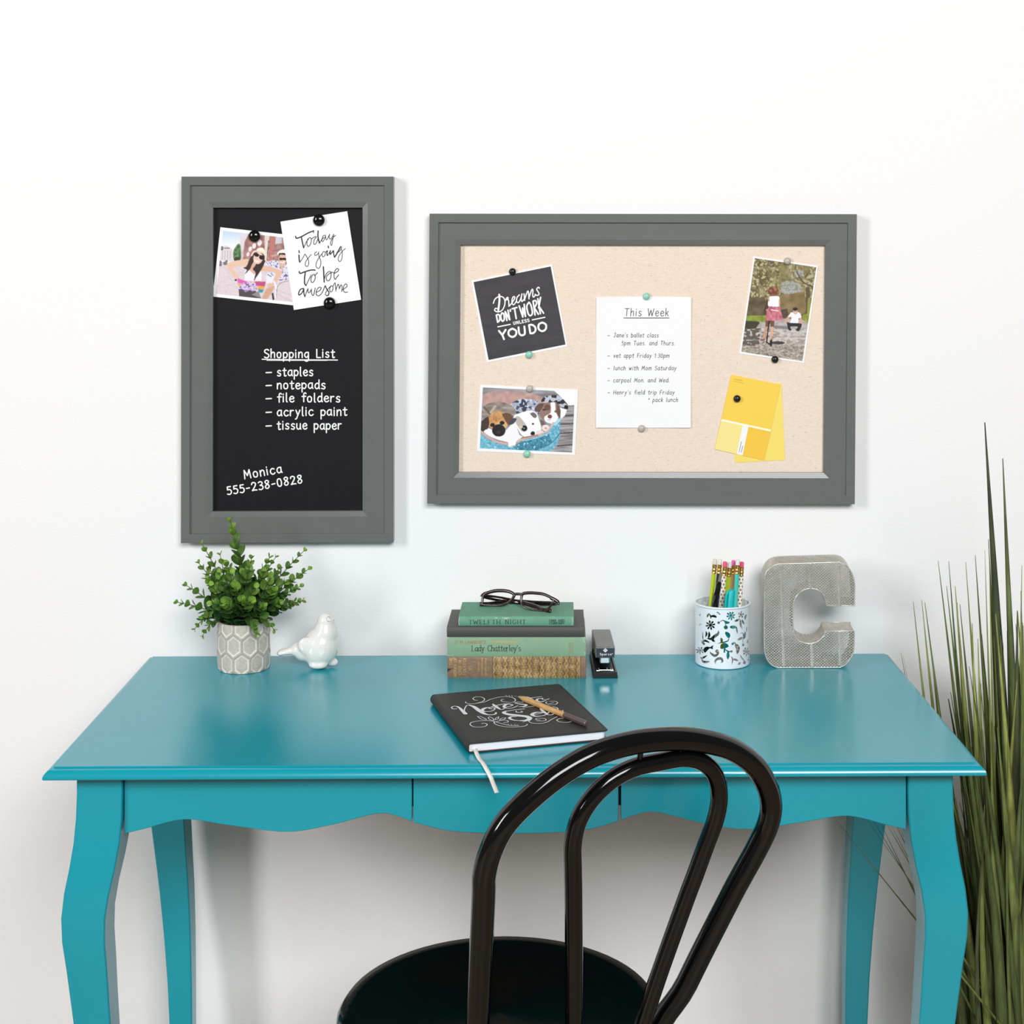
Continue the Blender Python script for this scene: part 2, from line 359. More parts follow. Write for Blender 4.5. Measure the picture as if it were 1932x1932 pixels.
for s_, x1, b in (('staples', 1138, 375), ('notepads', 1236, 478), ('file folders', 1353, 582), ('acrylic paint', 1405, 690), ('tissue paper', 1363, 798)):
    text(mb, s_, Z(850, b), Z(x1, b-2), 15.8, 2.35, mp, gap=2.6, jit=.45)
    ribbon(mb, [Z(764, b-26), Z(785, b-27), Z(807, b-28)], 2.4, mp)
obj('shopping_list_writing', mb, M_white_chalk, board, smooth=0, recalc=False, label='white chalk shopping list'); mb = MB()
text(mb, 'Monica', Z(592, 1190), Z(892, 1140), 16, 2.35, mp, gap=3, jit=.3)
text(mb, '555-238-0828', Z(455, 1318), Z(1055, 1220), 15.5, 2.4, mp, gap=2.6, jit=.3)
obj('phone_number_writing', mb, M_white_chalk, board, smooth=0, recalc=False, label='white chalk name and phone number')
# pinboard
q = [wq(810.5, 403), wq(1617, 404), wq(1613, 951.5), wq(806, 950.5)]
pin = thing('pinboard', (P(1210, 951, DF).x, 0, q[2][1]), 'wide linen pinboard in a grey frame', 'pinboard')
obj('frame', frame_mb(q, 1), M_frame, pin, smooth=20, label='grey moulded frame')
m = bpy.data.materials.new('natural_linen'); m.use_nodes = True; nt = m.node_tree; b = nt.nodes['Principled BSDF']; b.inputs['Roughness'].default_value = .85; b.inputs['Specular IOR Level'].default_value = .15
tc = nt.nodes.new('ShaderNodeTexCoord'); base = None
def linen_layer(stretch, scale, lo, hi, col, prev):
    mpn = nt.nodes.new('ShaderNodeMapping'); mpn.inputs['Scale'].default_value = stretch
    n = nt.nodes.new('ShaderNodeTexNoise'); n.inputs['Scale'].default_value = scale; n.inputs['Detail'].default_value = 3
    r = nt.nodes.new('ShaderNodeMapRange'); r.inputs[1].default_value = lo; r.inputs[2].default_value = hi
    mx = nt.nodes.new('ShaderNodeMix'); mx.data_type = 'RGBA'
    nt.links.new(tc.outputs['Object'], mpn.inputs[0]); nt.links.new(mpn.outputs[0], n.inputs['Vector']); nt.links.new(n.outputs[0], r.inputs[0]); nt.links.new(r.outputs[0], mx.inputs[0])
    if prev is None: mx.inputs[6].default_value = lin((243, 225, 208))+(1,)
    else: nt.links.new(prev, mx.inputs[6])
    mx.inputs[7].default_value = lin(col)+(1,); return mx.outputs[2]
o1 = linen_layer((1, 1, 7), 150, .40, .80, (230, 211, 192), None)
o2 = linen_layer((7, 1, 1), 150, .42, .84, (232, 214, 196), o1)
o3 = linen_layer((1, 1, 4.5), 110, .635, .80, (180, 160, 142), o2)
o4 = linen_layer((5, 1, 1), 110, .655, .82, (186, 166, 148), o3)
nt.links.new(o4, b.inputs['Base Color'])
obj('linen_panel', slab(q[0][0]+.045, q[1][0]-.045, q[2][1]+.045, q[0][1]-.045, -.010, -.002), m, pin, smooth=0, label='natural linen pin surface')

# ------------------------------------------------------------------ papers
M_paper = mat('white_paper', (247, 246, 247), .6, spec=.3)
M_print = mat('printed_picture', (255, 255, 255), .45, vcol=True, spec=.3)
M_ink = mat('black_ink', (28, 26, 30), .6); M_pen = mat('pen_ink', (62, 62, 70), .6); M_whiteink = mat('white_print', (250, 248, 248), .6)
def card(name, quad, lvl, label, cat, mt=None, group=None):
    """quad px TL TR BR BL; lvl = distance of its face from the wall"""
    d = CAMD-lvl; c = P(sum(p[0] for p in quad)/4, max(p[1] for p in quad), d)
    t = thing(name, (c.x, c.y, c.z), label, cat, group)
    mb = MB(); mb.prism([P(x, y, d) for x, y in quad], [P(x, y, d)+Vector((0, .00045, 0)) for x, y in quad])
    obj('paper', mb, mt or M_paper, t, smooth=0); return t, d
def zz(org, k): return lambda x, y: (org[0]+x*k, org[1]+y*k)

# couple on bicycles
o_, k_ = (400, 420), .08282; z = zz(o_, k_)
t, d = card('photo_print', [z(190, 105), z(2400, 352), z(2225, 1925), z(15, 1685)], .0106, 'white bordered photo of a couple on bicycles pinned under a black magnet', 'photo')
cv = Canvas([(250, 185), (2335, 418), (2180, 1848), (90, 1620)], 250, 174, o_, k_)
cv.c[:] = np.clip(np.array([196, 216, 238])+np.outer(np.clip((cv.Y-180)/420, 0, 1), [56, 36, 16]), 0, 255)
al = np.ones(len(cv.X), bool)
cv.poly((226, 218, 220), '200 560 300 520 400 545 480 620 500 880 150 900'); cv.ell((120, 112, 118), 225, 585, 35, 50); cv.line((130, 122, 130), '290 580 390 585', 25)
for x in (240, 300, 360, 420): cv.line((200, 190, 196), f'{x} 650 {x-10} 850', 22)
cv.poly((226, 218, 224), '640 300 760 240 850 220 730 850 620 850'); 
mm = cv.poly((92, 128, 84), '575 490 640 500 660 700 640 850 500 850 490 650 530 560', sm=True); cv.noise(mm, 45, 45); cv.ell((60, 66, 58), 570, 840, 70, 60)
mm = cv.poly((166, 124, 120), '850 220 2340 300 2340 1000 700 870 740 450'); cv.noise(mm, 26, 60, 90); cv.line((205, 190, 190), '690 640 680 850', 30)
for e in ((960, 530, 45, 65), (1085, 460, 50, 70), (870, 600, 38, 60), (820, 720, 30, 55)): cv.ell((238, 230, 230), *e, 15)
cv.poly((228, 214, 206), '1200 270 1310 290 1275 900 1200 880'); cv.poly((196, 124, 114), '1330 300 1420 310 1390 880 1300 880'); cv.line((120, 90, 90), '1290 420 1255 860', 22)
cv.poly((208, 204, 210), '1450 320 1590 330 1590 470 1440 490'); cv.line((150, 110, 110), '1400 640 1640 600', 30); cv.line((200, 170, 165), '1370 760 1500 730', 40)
mm = cv.poly((224, 210, 216), '130 960 700 850 1300 1000 2300 1100 2300 1900 60 1650'); cv.noise(mm, 12, 25, 12)
for x, y, r in ((200, 900, 42), (300, 930, 50), (190, 960, 40), (330, 880, 30)): cv.ell((126, 116, 124), x, y, r, r*.8)
cv.ell((240, 238, 240), 240, 880, 28, 28)
mm = cv.poly((226, 223, 238), '1180 910 1400 850 1530 880 1600 1000 1680 950 1760 1120 1700 1300 1560 1340 1240 1150'); cv.blot(mm, (110, 100, 150), 26, .66)
cv.poly((226, 184, 162), '1520 930 1660 930 1600 1110'); cv.ell((228, 186, 166), 1605, 840, 88, 140); cv.poly((52, 44, 46), '1515 690 1700 690 1700 740 1540 730 1530 800')
cv.poly((246, 238, 226), '1480 690 1560 620 1660 605 1760 700 1700 700 1540 690 1500 740'); cv.poly((34, 30, 36), '1530 805 1700 805 1690 860 1620 850 1545 858'); cv.line((250, 246, 244), '1565 900 1610 915 1650 890', 22)
cv.poly((236, 196, 172), '330 960 400 900 640 850 860 835 830 980 640 990 480 1025 610 1240 540 1300 350 1000', sm=True)
cv.poly((232, 188, 164), '1130 960 1300 1000 1550 1080 1595 1150 1430 1400 1340 1400 1450 1170 1280 1110 1110 1100', sm=True)
cv.poly((224, 178, 154), '840 900 1120 900 1110 1080 960 1200 820 1070')
cv.poly((243, 240, 248), '750 1090 830 1060 960 1185 1070 1060 1130 1130 1130 1340 740 1310')
cv.poly((60, 46, 47), '960 690 1190 690 1205 880 1130 1060 1010 1240 955 1330 990 1140 930 1060 1000 940', sm=True)
cv.poly((66, 52, 50), '970 680 860 820 790 990 715 1030 795 1080 740 1180 860 1060 910 950 950 880', sm=True)
cv.ell((238, 200, 180), 1050, 810, 108, 138, 15); cv.ell((40, 32, 38), 1015, 735, 55, 42, 20); cv.ell((40, 32, 38), 1130, 795, 58, 48, 20); cv.line((40, 32, 38), '1000 720 1150 770', 14)
cv.poly((255, 250, 250), '960 840 1020 870 1090 870 1040 900 985 885', sm=True)
cv.poly((248, 238, 224), '990 660 1040 590 1140 568 1200 630 1215 740 1100 670', sm=True); cv.line((236, 216, 192), '900 750 960 660 1060 655 1160 690 1215 760 1215 850', 38)
cv.poly((236, 236, 246), '1240 1140 1420 1230 1360 1400 1230 1390'); cv.line((70, 66, 76), '1260 1180 1350 1230', 14)
cv.poly((222, 104, 184), '570 1260 800 1345 780 1410 585 1375'); cv.poly((240, 172, 86), '590 1385 670 1405 640 1450 600 1440')
cv.poly((90, 78, 84), '605 1510 1000 1560 1130 1730 620 1690'); cv.poly((150, 142, 146), '900 1640 1060 1560 1120 1720')
for i in range(60):
    x, y = random.uniform(640, 1030), random.uniform(1330, 1570)
    if (x-830)**2/200**2+(y-1460)**2/110**2 < 1: cv.ell(random.choice([(196, 170, 238), (172, 140, 220), (214, 196, 244), (110, 90, 130)]), x, y, 24, 17, random.uniform(0, 180))
cv.poly((196, 84, 136), '960 1345 1225 1335 1205 1450 1030 1440'); cv.poly((240, 170, 72), '1030 1445 1205 1450 1180 1520 1050 1510'); cv.poly((72, 152, 172), '1050 1512 1180 1522 1150 1600 1070 1590')
cv.line((235, 196, 186), '940 1330 1225 1340', 16); cv.poly((214, 168, 142), '1240 1500 1420 1450 1330 1640 1240 1740 1140 1730', sm=True); cv.ell((230, 186, 166), 1320, 1425, 62, 50); cv.ell((236, 196, 174), 555, 1275, 38, 42)
cv.line((244, 242, 250), '1410 1340 1460 1480 1450 1700', 40); cv.line((120, 114, 128), '1470 1700 1480 1500 1560 1380 1740 1330', 10); cv.line((60, 52, 60), '1380 1620 1400 1750', 40); cv.ell((52, 46, 52), 540, 1310, 26, 20)
cv.line((206, 194, 196), '1500 1540 1900 1700', 14); cv.line((206, 194, 196), '1500 1640 1900 1840', 14)
obj('picture', cv.build(lambda x, y: P(x, y, d-.00012)), M_print, t, smooth=0, recalc=False, label='colour picture of two cyclists in hats')

# hand lettered card
o_, k_ = (520, 390), .10353; z = zz(o_, k_)
t, d = card('quote_card', [z(88, 272), z(1305, 82), z(1557, 1695), z(332, 1882)], .0118, 'white card with black brush lettering held by two black magnets', 'card')
mb = MB(); mp = lambda x, y: P(x, y, d-.00015)
thick = lambda t_: .45+.55*math.sin(math.pi*min(max(t_, 0), 1))
strokes(mb, '365 540 385 575 480 540 600 475 695 440|470 560 495 680 512 750|775 440 772 550 800 665|1185 728 1130 830 1075 920|430 1180 448 1215 520 1190 640 1155 720 1155|540 1200 528 1300 530 1400 555 1435|870 1095 878 1230 885 1375|425 880 430 960 440 1010', 2.3, mp, o_, k_)
strokes(mb, '425 800 432 840|958 715 964 750|1000 800 990 870 1035 825 1055 800 1058 860 1072 920|945 805 932 850 945 890|510 1490 455 1505 420 1570 430 1610 480 1570 515 1500|515 1500 515 1580 535 1640|905 1440 930 1500 972 1560 960 1610 930 1620', 2.0, mp, o_, k_)
strokes(mb, '695 440 690 478|512 750 560 640 600 590|625 560 580 600 572 690 600 725 640 670 650 590 625 560|650 590 690 560 740 540|745 555 705 600 695 670 720 685 760 620 780 540|800 665 840 600 880 560|905 520 870 530 845 590 850 635 880 610 910 530|910 520 915 580 935 600 985 500|985 500 975 560 995 590 1040 540 1060 500|1060 505 1040 600 1022 700 1000 680 1010 620 1050 560 1095 520', 1.25, mp, o_, k_)
strokes(mb, '440 1010 480 960 535 860|535 860 560 900 600 980 600 1050 575 1090 540 1065 550 1000 600 930 650 870|750 820 712 850 722 890 770 860 785 825|780 830 790 900 822 990 815 1080 780 1125 738 1090 742 1020 790 930 840 860|870 815 845 870 860 912 895 890 905 830 870 815|905 830 940 800|945 890 1000 800|1180 728 1200 735 1195 770 1150 825 1112 830|1195 760 1216 850 1205 950 1170 1000 1140 960 1160 890 1210 820 1270 760', 1.2, mp, o_, k_)
strokes(mb, '555 1435 600 1340 650 1240|680 1238 645 1300 650 1370 690 1372 722 1300 710 1240 680 1238|710 1260 765 1200|885 1330 915 1240 965 1185 1010 1195 1002 1300 960 1350 925 1325 935 1260 1010 1200 1060 1200|1060 1220 1130 1180 1150 1140 1110 1130 1070 1200 1065 1280 1085 1325 1110 1290 1150 1240', 1.4, mp, o_, k_)
strokes(mb, '535 1640 560 1560 590 1490|590 1490 592 1560 620 1560 655 1500|650 1510 660 1590 690 1612 722 1480|740 1560 800 1530 832 1480 790 1470 745 1530 742 1600 790 1622 850 1560 900 1440|930 1620 905 1590 940 1520 1000 1450|1010 1440 985 1500 1000 1552 1035 1530 1045 1460 1010 1440|1045 1450 1082 1385 1090 1450 1100 1540|1100 1510 1140 1410 1160 1480|1160 1500 1190 1425 1210 1460 1205 1550|1205 1520 1240 1500 1302 1450 1280 1405 1240 1450 1235 1520 1260 1560 1310 1555', 1.35, mp, o_, k_)
obj('lettering', mb, M_ink, t, smooth=0, recalc=False, label='black brush lettering')

# magnets and push pins
def dome(name, px, py, d, r, h, m, label, cat, group=None):
    c = P(px, py, d); mb = MB()
    pr = [(r*.9, 0), (r, h*.12), (r, h*.3)]+[(r*math.cos(a), h*.3+h*.7*math.sin(a)) for a in [math.pi/2*i/8 for i in range(1, 8)]]+[(.0001, h)]
    mb.lathe(pr, c, 'Y', 28, cap0=True, cap1=True)
    o = obj(name, mb, m, None, smooth=50, loc=c); return tag(o, label, cat, group)
M_magnet = mat('glossy_black_plastic', (10, 10, 11), .12, spec=.6)
dome('round_magnet', 480.5, 445.5, CAMD-.0108, .0093, .0075, M_magnet, 'round black magnet on the top edge of the bicycle photo', 'magnet', 'black magnets on the chalkboard')
dome('round_magnet', 602, 415.5, CAMD-.0120, .0093, .0075, M_magnet, 'round black magnet on the top edge of the brush lettered card', 'magnet', 'black magnets on the chalkboard')
dome('round_magnet', 622, 571.5, CAMD-.0120, .0093, .0075, M_magnet, 'round black magnet on the bottom edge of the brush lettered card', 'magnet', 'black magnets on the chalkboard')
M_mint = mat('mint_enamel', (150, 214, 192), .25, spec=.5); M_putty = mat('putty_enamel', (190, 183, 174), .25, spec=.5); M_bpin = mat('black_enamel', (30, 30, 33), .2, spec=.5)
for px, py, lv, m, lab in ((967, 512.5, .0112, M_bpin, 'black push pin at the top of the dreams quote card'), (998.5, 669, .0112, M_mint, 'mint push pin at the bottom of the dreams quote card'),
    (999.5, 733, .0112, M_putty, 'grey push pin at the top of the puppies photo'), (994.5, 856, .0112, M_mint, 'mint push pin at the bottom of the puppies photo'),
    (1219.5, 559, .0112, M_mint, 'mint push pin at the top of the weekly note'), (1210.5, 808, .0112, M_putty, 'grey push pin at the bottom of the weekly note'),
    (1485.5, 492.5, .0112, M_putty, 'pale grey push pin at the top of the girl on a scooter photo'), (1462, 678, .0112, M_bpin, 'black push pin at the bottom of the girl on a scooter photo'), (1390.5, 752, .0120, M_bpin, 'black push pin through the yellow paint cards')):
    dome('push_pin', px, py, CAMD-lv, .0057, .0062, m, lab, 'push pin', 'push pins on the linen board')

# dreams card
o_, k_ = (880, 490), .10352; z = zz(o_, k_)
t, d = card('quote_card', [z(85, 385), z(1560, 85), z(1845, 1580), z(370, 1875)], .0108, 'square dark chalk style quote card tilted on the linen board', 'card')
mb = MB(); mp0 = lambda x, y: P(x, y, d-.0001); mb.add([mp0(*z(*p)) for p in ((130, 408), (1535, 122), (1805, 1545), (405, 1828))], [(3, 2, 1, 0)])
obj('dark_print', mb, mat('slate_print', (66, 64, 68), .55, noise=(22, .16, (1, 1, 3)), spec=.3), t, smooth=0, recalc=False, label='dark slate background')
mb = MB(); mp = lambda x, y: P(x, y, d-.00022)
strokes(mb, '597 635 602 740 580 925', 3.6, mp, o_, k_)
strokes(mb, '490 795 525 715 600 670 675 690 702 760 690 850 640 930 565 950 515 925 528 888 556 892|700 770 740 690 762 702 735 730|742 725 768 745 775 850|775 850 815 805 870 725 880 680 850 680 830 740 836 800 865 820 915 750|965 640 922 690 915 760 950 782 990 710 1012 625|1012 620 1000 700 1010 762 1050 720|1050 620 1062 745|1062 720 1112 580 1132 600 1140 715|1140 690 1192 548 1212 560 1208 650 1225 682 1262 640|1330 522 1312 502 1280 540 1312 592 1322 632 1290 652 1250 630', 2.2, mp, o_, k_)
strokes(mb, '545 1010 570 1140|545 1010 590 1000 610 1060 600 1110 570 1140|648 970 625 1030 640 1100 665 1120 690 1080 680 990 648 970|738 1110 705 945 705 945 790 1095 790 1095 757 920|800 910 800 940|832 895 920 870|876 885 908 1075|960 840 1028 1045 1028 1045 1025 880 1025 880 1077 1035 1077 1035 1052 812|1140 775 1100 850 1125 980 1165 1020 1202 970 1175 830 1140 775|1215 755 1250 1008|1215 755 1260 748 1277 800 1232 885|1240 880 1312 995|1300 710 1348 985|1352 685 1315 880|1322 850 1407 975', 3.0, mp, o_, k_)
strokes(mb, '572 1224 800 1178|1200 1096 1430 1050', 2.2, mp, o_, k_)
text(mb, 'UNLESS', z(858, 1185), z(1150, 1128), 5.4, 1.4, mp, gap=3.5)
strokes(mb, '592 1296 655 1372|716 1276 655 1372 655 1372 685 1450|838 1256 775 1295 772 1370 838 1408 900 1370 904 1295 838 1256|950 1230 960 1330 990 1372 1030 1375 1065 1340 1055 1215|1140 1190 1165 1340|1140 1190 1200 1188 1252 1230 1258 1290 1220 1335 1165 1342|1382 1144 1320 1180 1318 1262 1382 1302 1446 1262 1446 1180 1382 1144', 3.7, mp, o_, k_)
obj('lettering', mb, M_whiteink, t, smooth=0, recalc=False, label='white hand lettering')

# puppies photo
o_, k_ = (895, 720), .10352; z = zz(o_, k_)
t, d = card('photo_print', [z(105, 55), z(1890, 145), z(1833, 1342), z(45, 1270)], .0108, 'white bordered photo of puppies in a blue pet bed', 'photo')
cv = Canvas([(155, 105), (1832, 188), (1780, 1292), (100, 1215)], 280, 190, o_, k_, (150, 146, 150))
al = np.ones(len(cv.X), bool); cv.noise(al, 26, 220, 30)
cv.poly((253, 250, 249), '1430 140 1900 140 1900 440 1720 440 1600 300 1480 190')
mm = cv.poly((152, 147, 148), '1540 430 1850 430 1800 1300 1400 1300'); cv.noise(mm, 45, 160, 14)
for s_ in ('1560 630 1840 610', '1560 775 1840 760', '1540 940 1820 930', '1520 1170 1800 1150'): cv.line((52, 48, 52), s_, 16)
mm = cv.poly((190, 154, 146), '145 240 300 190 550 172 900 195 1150 250 1280 340 1200 440 640 430 400 380 145 420', sm=True); cv.noise(mm, 18, 60)
mm = cv.poly((172, 178, 200), '640 420 800 330 1000 320 1180 370 1220 560 1000 600 780 590 690 490', sm=True); cv.blot(mm, (64, 66, 82), 52, .60); cv.blot(mm, (214, 218, 232), 28, .70)
mm = cv.ell((156, 144, 136), 430, 560, 330, 190); cv.noise(mm, 40, 90, 40); cv.line((112, 96, 88), '180 470 280 580', 36); cv.line((196, 178, 158), '300 560 380 450', 40)
cv.poly((62, 52, 50), '130 720 260 640 250 860 330 900 160 910 110 880')
cv.poly((249, 247, 252), '165 910 250 850 340 880 560 890 720 750 820 960 880 1010 770 1090 740 1170 650 1195 605 1160 620 1110 430 1060 250 980', sm=True)
mm = cv.ell((206, 152, 100), 430, 720, 182, 182); cv.noise(mm, 20, 40); cv.ell((224, 176, 124), 500, 790, 100, 80); cv.line((170, 112, 70), '400 640 395 720', 14); cv.line((170, 112, 70), '350 660 370 710', 12)
cv.poly((74, 58, 52), '255 640 170 690 130 840 230 870 270 760', sm=True); cv.poly((112, 80, 64), '500 590 600 570 700 640 630 790 560 700', sm=True)
cv.ell((42, 36, 38), 445, 890, 122, 112); cv.ell((60, 56, 62), 440, 920, 40, 24); cv.ell((46, 34, 32), 330, 790, 42, 36); cv.ell((46, 34, 32), 505, 752, 45, 36)
cv.poly((252, 250, 254), '720 610 870 560 1000 528 1130 570 1180 700 1220 880 1130 960 1000 1002 880 990 800 880 720 730', sm=True)
cv.poly((196, 186, 176), '740 650 820 640 960 820 940 905 860 900 760 760', sm=True); cv.ell((34, 30, 34), 910, 850, 55, 52); cv.ell((222, 206, 178), 850, 830, 36, 24); cv.ell((250, 250, 250), 905, 850, 9, 9)
cv.ell((34, 32, 36), 1065, 945, 40, 38); cv.ell((40, 36, 40), 1068, 770, 20, 17); cv.poly((74, 74, 88), '640 740 700 670 770 680 720 760 640 790', sm=True); cv.poly((120, 104, 108), '1010 580 1080 560 1140 620 1095 665', sm=True)
mm = cv.poly((196, 200, 212), '1210 370 1260 290 1440 245 1570 280 1700 420 1690 510 1600 480 1500 390 1260 385', sm=True); cv.blot(mm, (52, 52, 62), 55, .60)
cv.ell((36, 34, 38), 1672, 470, 38, 45); cv.ell((40, 40, 48), 1545, 385, 38, 26); cv.poly((48, 46, 54), '1215 360 1260 285 1300 300 1240 380'); cv.poly((250, 249, 252), '1560 470 1690 510 1650 620 1570 690')
cv.poly((152, 122, 110), '1200 400 1370 378 1500 385 1565 520 1550 660 1440 750 1290 720 1200 620', sm=True); cv.ell((112, 84, 74), 1330, 470, 55, 55)
cv.poly((250, 248, 251), '1385 385 1470 385 1480 540 1530 660 1430 760 1300 730 1280 640 1390 560', sm=True); cv.ell((122, 72, 66), 1375, 637, 40, 36); cv.line((190, 150, 150), '1340 700 1390 690', 12)
cv.ell((78, 66, 58), 1272, 512, 30, 18); cv.ell((110, 92, 76), 1490, 545, 32, 20); cv.poly((106, 80, 72), '1275 395 1180 400 1100 490 1130 550 1215 510', sm=True); cv.poly((112, 86, 76), '1510 390 1570 520 1550 660 1500 560', sm=True)
cv.poly((120, 96, 88), '1200 690 1260 720 1300 780 1220 800'); cv.ell((242, 228, 226), 1300, 845, 70, 58); cv.ell((200, 140, 134), 1300, 850, 22, 16); cv.ell((240, 222, 220), 1195, 930, 72, 46)
cv.line((206, 176, 172), '115 915 250 1010 420 1100 610 1135', 44); cv.line((218, 186, 178), '790 1090 900 1030 1150 980 1330 910 1440 760', 44); cv.line((170, 120, 104), '860 1030 1150 980', 22)
mm = cv.poly((110, 180, 204), '90 940 250 1050 420 1130 610 1165 720 1180 900 1065 1150 1000 1350 910 1500 720 1570 650 1560 1000 1490 1180 1350 1300 90 1240'); 
m2 = cv.inpoly(nums('700 1190 900 1065 1150 1000 1350 920 1420 1100 1150 1250 800 1260')); cv.put(mm & m2, (58, 126, 150), .8); cv.noise(mm, 30, 24, 14)
cv.blot(mm, (176, 220, 234), 22, .80); cv.line((54, 112, 134), '1150 1240 1400 1120 1550 950', 13); cv.line((176, 218, 236), '1470 780 1545 700', 50); cv.line((160, 206, 226), '880 1080 1150 1020 1360 930', 22)
cv.poly((250, 249, 252), '620 1100 740 1100 730 1150 690 1195 630 1180', sm=True); cv.line((120, 90, 90), '670 1180 720 1170', 9)
obj('picture', cv.build(lambda x, y: P(x, y, d-.00012)), M_print, t, smooth=0, recalc=False, label='colour picture of four puppies')

# weekly note
o_, k_ = (1100, 380), .3054; z = zz(o_, k_)
dn = CAMD-.0108; c = P(1213, 808, dn)
t = thing('weekly_note', c, 'white sheet headed This Week with a handwritten list', 'note')
def note_pt(x, y, off=0):
    u, v = (x-1213)/90, (y-683)/124
    return P(x, y, dn-off-.0016*max(0, abs(u*v)-.15)-.0006*v*v)
mb = MB(); NX, NY = 12, 16
gp = [[(1125+i/NX*179-(.8*(j/NY)), 560.5+j/NY*246.5-(1.0*math.sin(math.pi*i/NX) if j == 0 else 0)) for i in range(NX+1)] for j in range(NY+1)]
for off in (0, -.0003):
    base = len(mb.v); mb.add([note_pt(x, y, off) for r in gp for x, y in r], [(j*(NX+1)+i, j*(NX+1)+i+1, (j+1)*(NX+1)+i+1, (j+1)*(NX+1)+i) for j in range(NY) for i in range(NX)])
obj('paper', mb, M_paper, t, smooth=40, recalc=False)
mb = MB(); mp = lambda x, y: note_pt(x, y, .0003)
text(mb, 'This Week', z(256, 708), z(528, 708), 14, 1.15, mp, slant=.08, gap=3.6)
ribbon(mb, [z(252, 720), z(532, 720)], 1.3, mp)
for s_, x0, x1, b in (("Jane's ballet class", 188, 466, 839), ('5pm Tues. and Thurs.', 236, 568, 888), ('vet appt Friday 1:30pm', 187, 532, 965), ('lunch with Mom Saturday', 187, 575, 1042), ('carpool Mon. and Wed.', 185, 534, 1117), ("Henry's field trip Friday", 185, 564, 1192), ('* pack lunch', 402, 585, 1238)):
    text(mb, s_, z(x0, b), z(x1, b), 7.7, .78, mp, slant=.14, gap=3.0, jit=.35)
    if s_[0] not in '5*': ribbon(mb, [z(153, b-10), z(165, b-10)], .9, mp)
obj('handwriting', mb, M_pen, t, smooth=0, recalc=False, label='dark pen handwriting')

# girl photo
o_, k_ = (1390, 480), .1087; z = zz(o_, k_)
t, d = card('photo_print', [z(290, 30), z(1410, 200), z(1168, 1888), z(42, 1720)], .0108, 'white bordered photo of a girl on a scooter and a crouching man', 'photo')
cv = Canvas([(315, 65), (1380, 222), (1140, 1852), (80, 1690)], 190, 300, o_, k_, (128, 118, 80))
al = np.ones(len(cv.X), bool); cv.noise(al, 34, 90, 90); cv.noise(al, 26, 34)
top = cv.Y < 760; lf = top & (cv.X < 760); cv.blot(lf, (92, 80, 58), 40, .62, .8); cv.blot(lf, (204, 192, 146), 24, .64, .85); cv.blot(top & (cv.X > 560), (148, 138, 84), 44, .5, .6); cv.blot(top & (cv.X > 900), (190, 186, 158), 26, .66, .8); cv.blot(top & (cv.X > 900), (96, 88, 62), 34, .68, .7)
for e in ((940, 570, 190, 110), (1080, 330, 80, 60), (880, 640, 120, 60)): mm = cv.ell((176, 178, 184), *e, 10, .8); cv.blot(mm, (132, 128, 96), 22, .6, .7)
cv.line((90, 76, 60), '1040 300 1150 480 1320 560', 20); cv.line((96, 84, 64), '400 280 420 500', 22)
mm = cv.poly((98, 84, 62), '60 760 480 740 520 1080 60 1080'); cv.noise(mm, 20, 60); mm = cv.poly((140, 118, 80), '740 720 1180 640 1200 1000 1100 1060 760 1110'); cv.noise(mm, 20, 80); mm = cv.poly((84, 70, 56), '760 960 880 940 900 1100 780 1110'); cv.noise(mm, 14, 40)
cv.line((94, 82, 58), '1230 600 1240 900 1210 1120', 70); cv.line((150, 150, 66), '1260 780 1240 1100', 50)
mm = cv.poly((134, 148, 54), '100 1060 520 1060 510 1180 80 1150'); cv.noise(mm, 24, 40); mm = cv.poly((150, 156, 60), '1140 1060 1300 1000 1280 1240 1150 1200'); cv.noise(mm, 20, 40)
mm = cv.poly((182, 174, 172), '60 1140 480 1180 760 1110 1150 1140 1300 1240 1300 1900 40 1900'); cv.noise(mm, 20, 50, 24)
m2 = mm & (cv.Y > 1280); cv.blot(m2, (122, 112, 102), 60, .56, .8, 22); cv.blot(m2, (214, 206, 200), 50, .62, .8, 20); m3 = mm & (cv.Y > 1540); cv.put(m3, (158, 144, 124), .5); cv.noise(m3, 40, 22, 12)
mm = cv.poly((62, 62, 46), '100 1150 380 1170 360 1240 300 1290 80 1280', sm=True); cv.blot(cv.inpoly(nums('60 1280 420 1280 380 1600 60 1560')), (92, 84, 76), 50, .42, .9, 24)
cv.poly((216, 206, 200), '640 1290 1210 1330 1180 1600 640 1560', .35); cv.poly((134, 128, 130), '640 1230 900 1250 900 1300 640 1280')
cv.poly((72, 60, 48), '540 750 575 760 560 880 520 990 480 1000 480 940', sm=True); cv.ell((204, 146, 116), 525, 965, 20, 20)
mm = cv.ell((116, 68, 50), 635, 640, 95, 85); cv.blot(mm, (170, 112, 84), 30, .6); cv.poly((140, 90, 70), '585 690 690 690 680 740 590 740')
cv.poly((246, 246, 250), '565 728 720 725 745 780 735 900 548 895', sm=True); cv.line((216, 168, 144), '738 790 742 930', 20); cv.line((208, 152, 122), '548 760 556 800', 30)
mm = cv.poly((198, 114, 126), '555 900 740 912 780 1030 805 1130 690 1155 490 1150 520 1000'); cv.noise(mm, 34, 30, 60); cv.line((242, 210, 206), '600 960 720 980', 22)
cv.poly((118, 80, 66), '500 1150 660 1152 640 1270 590 1270 580 1180 560 1260 500 1270'); cv.poly((206, 152, 126), '500 1260 560 1250 520 1330 490 1470 445 1475 480 1320', sm=True); cv.poly((222, 172, 146), '585 1260 640 1260 625 1360 590 1480 560 1480 580 1360', sm=True)
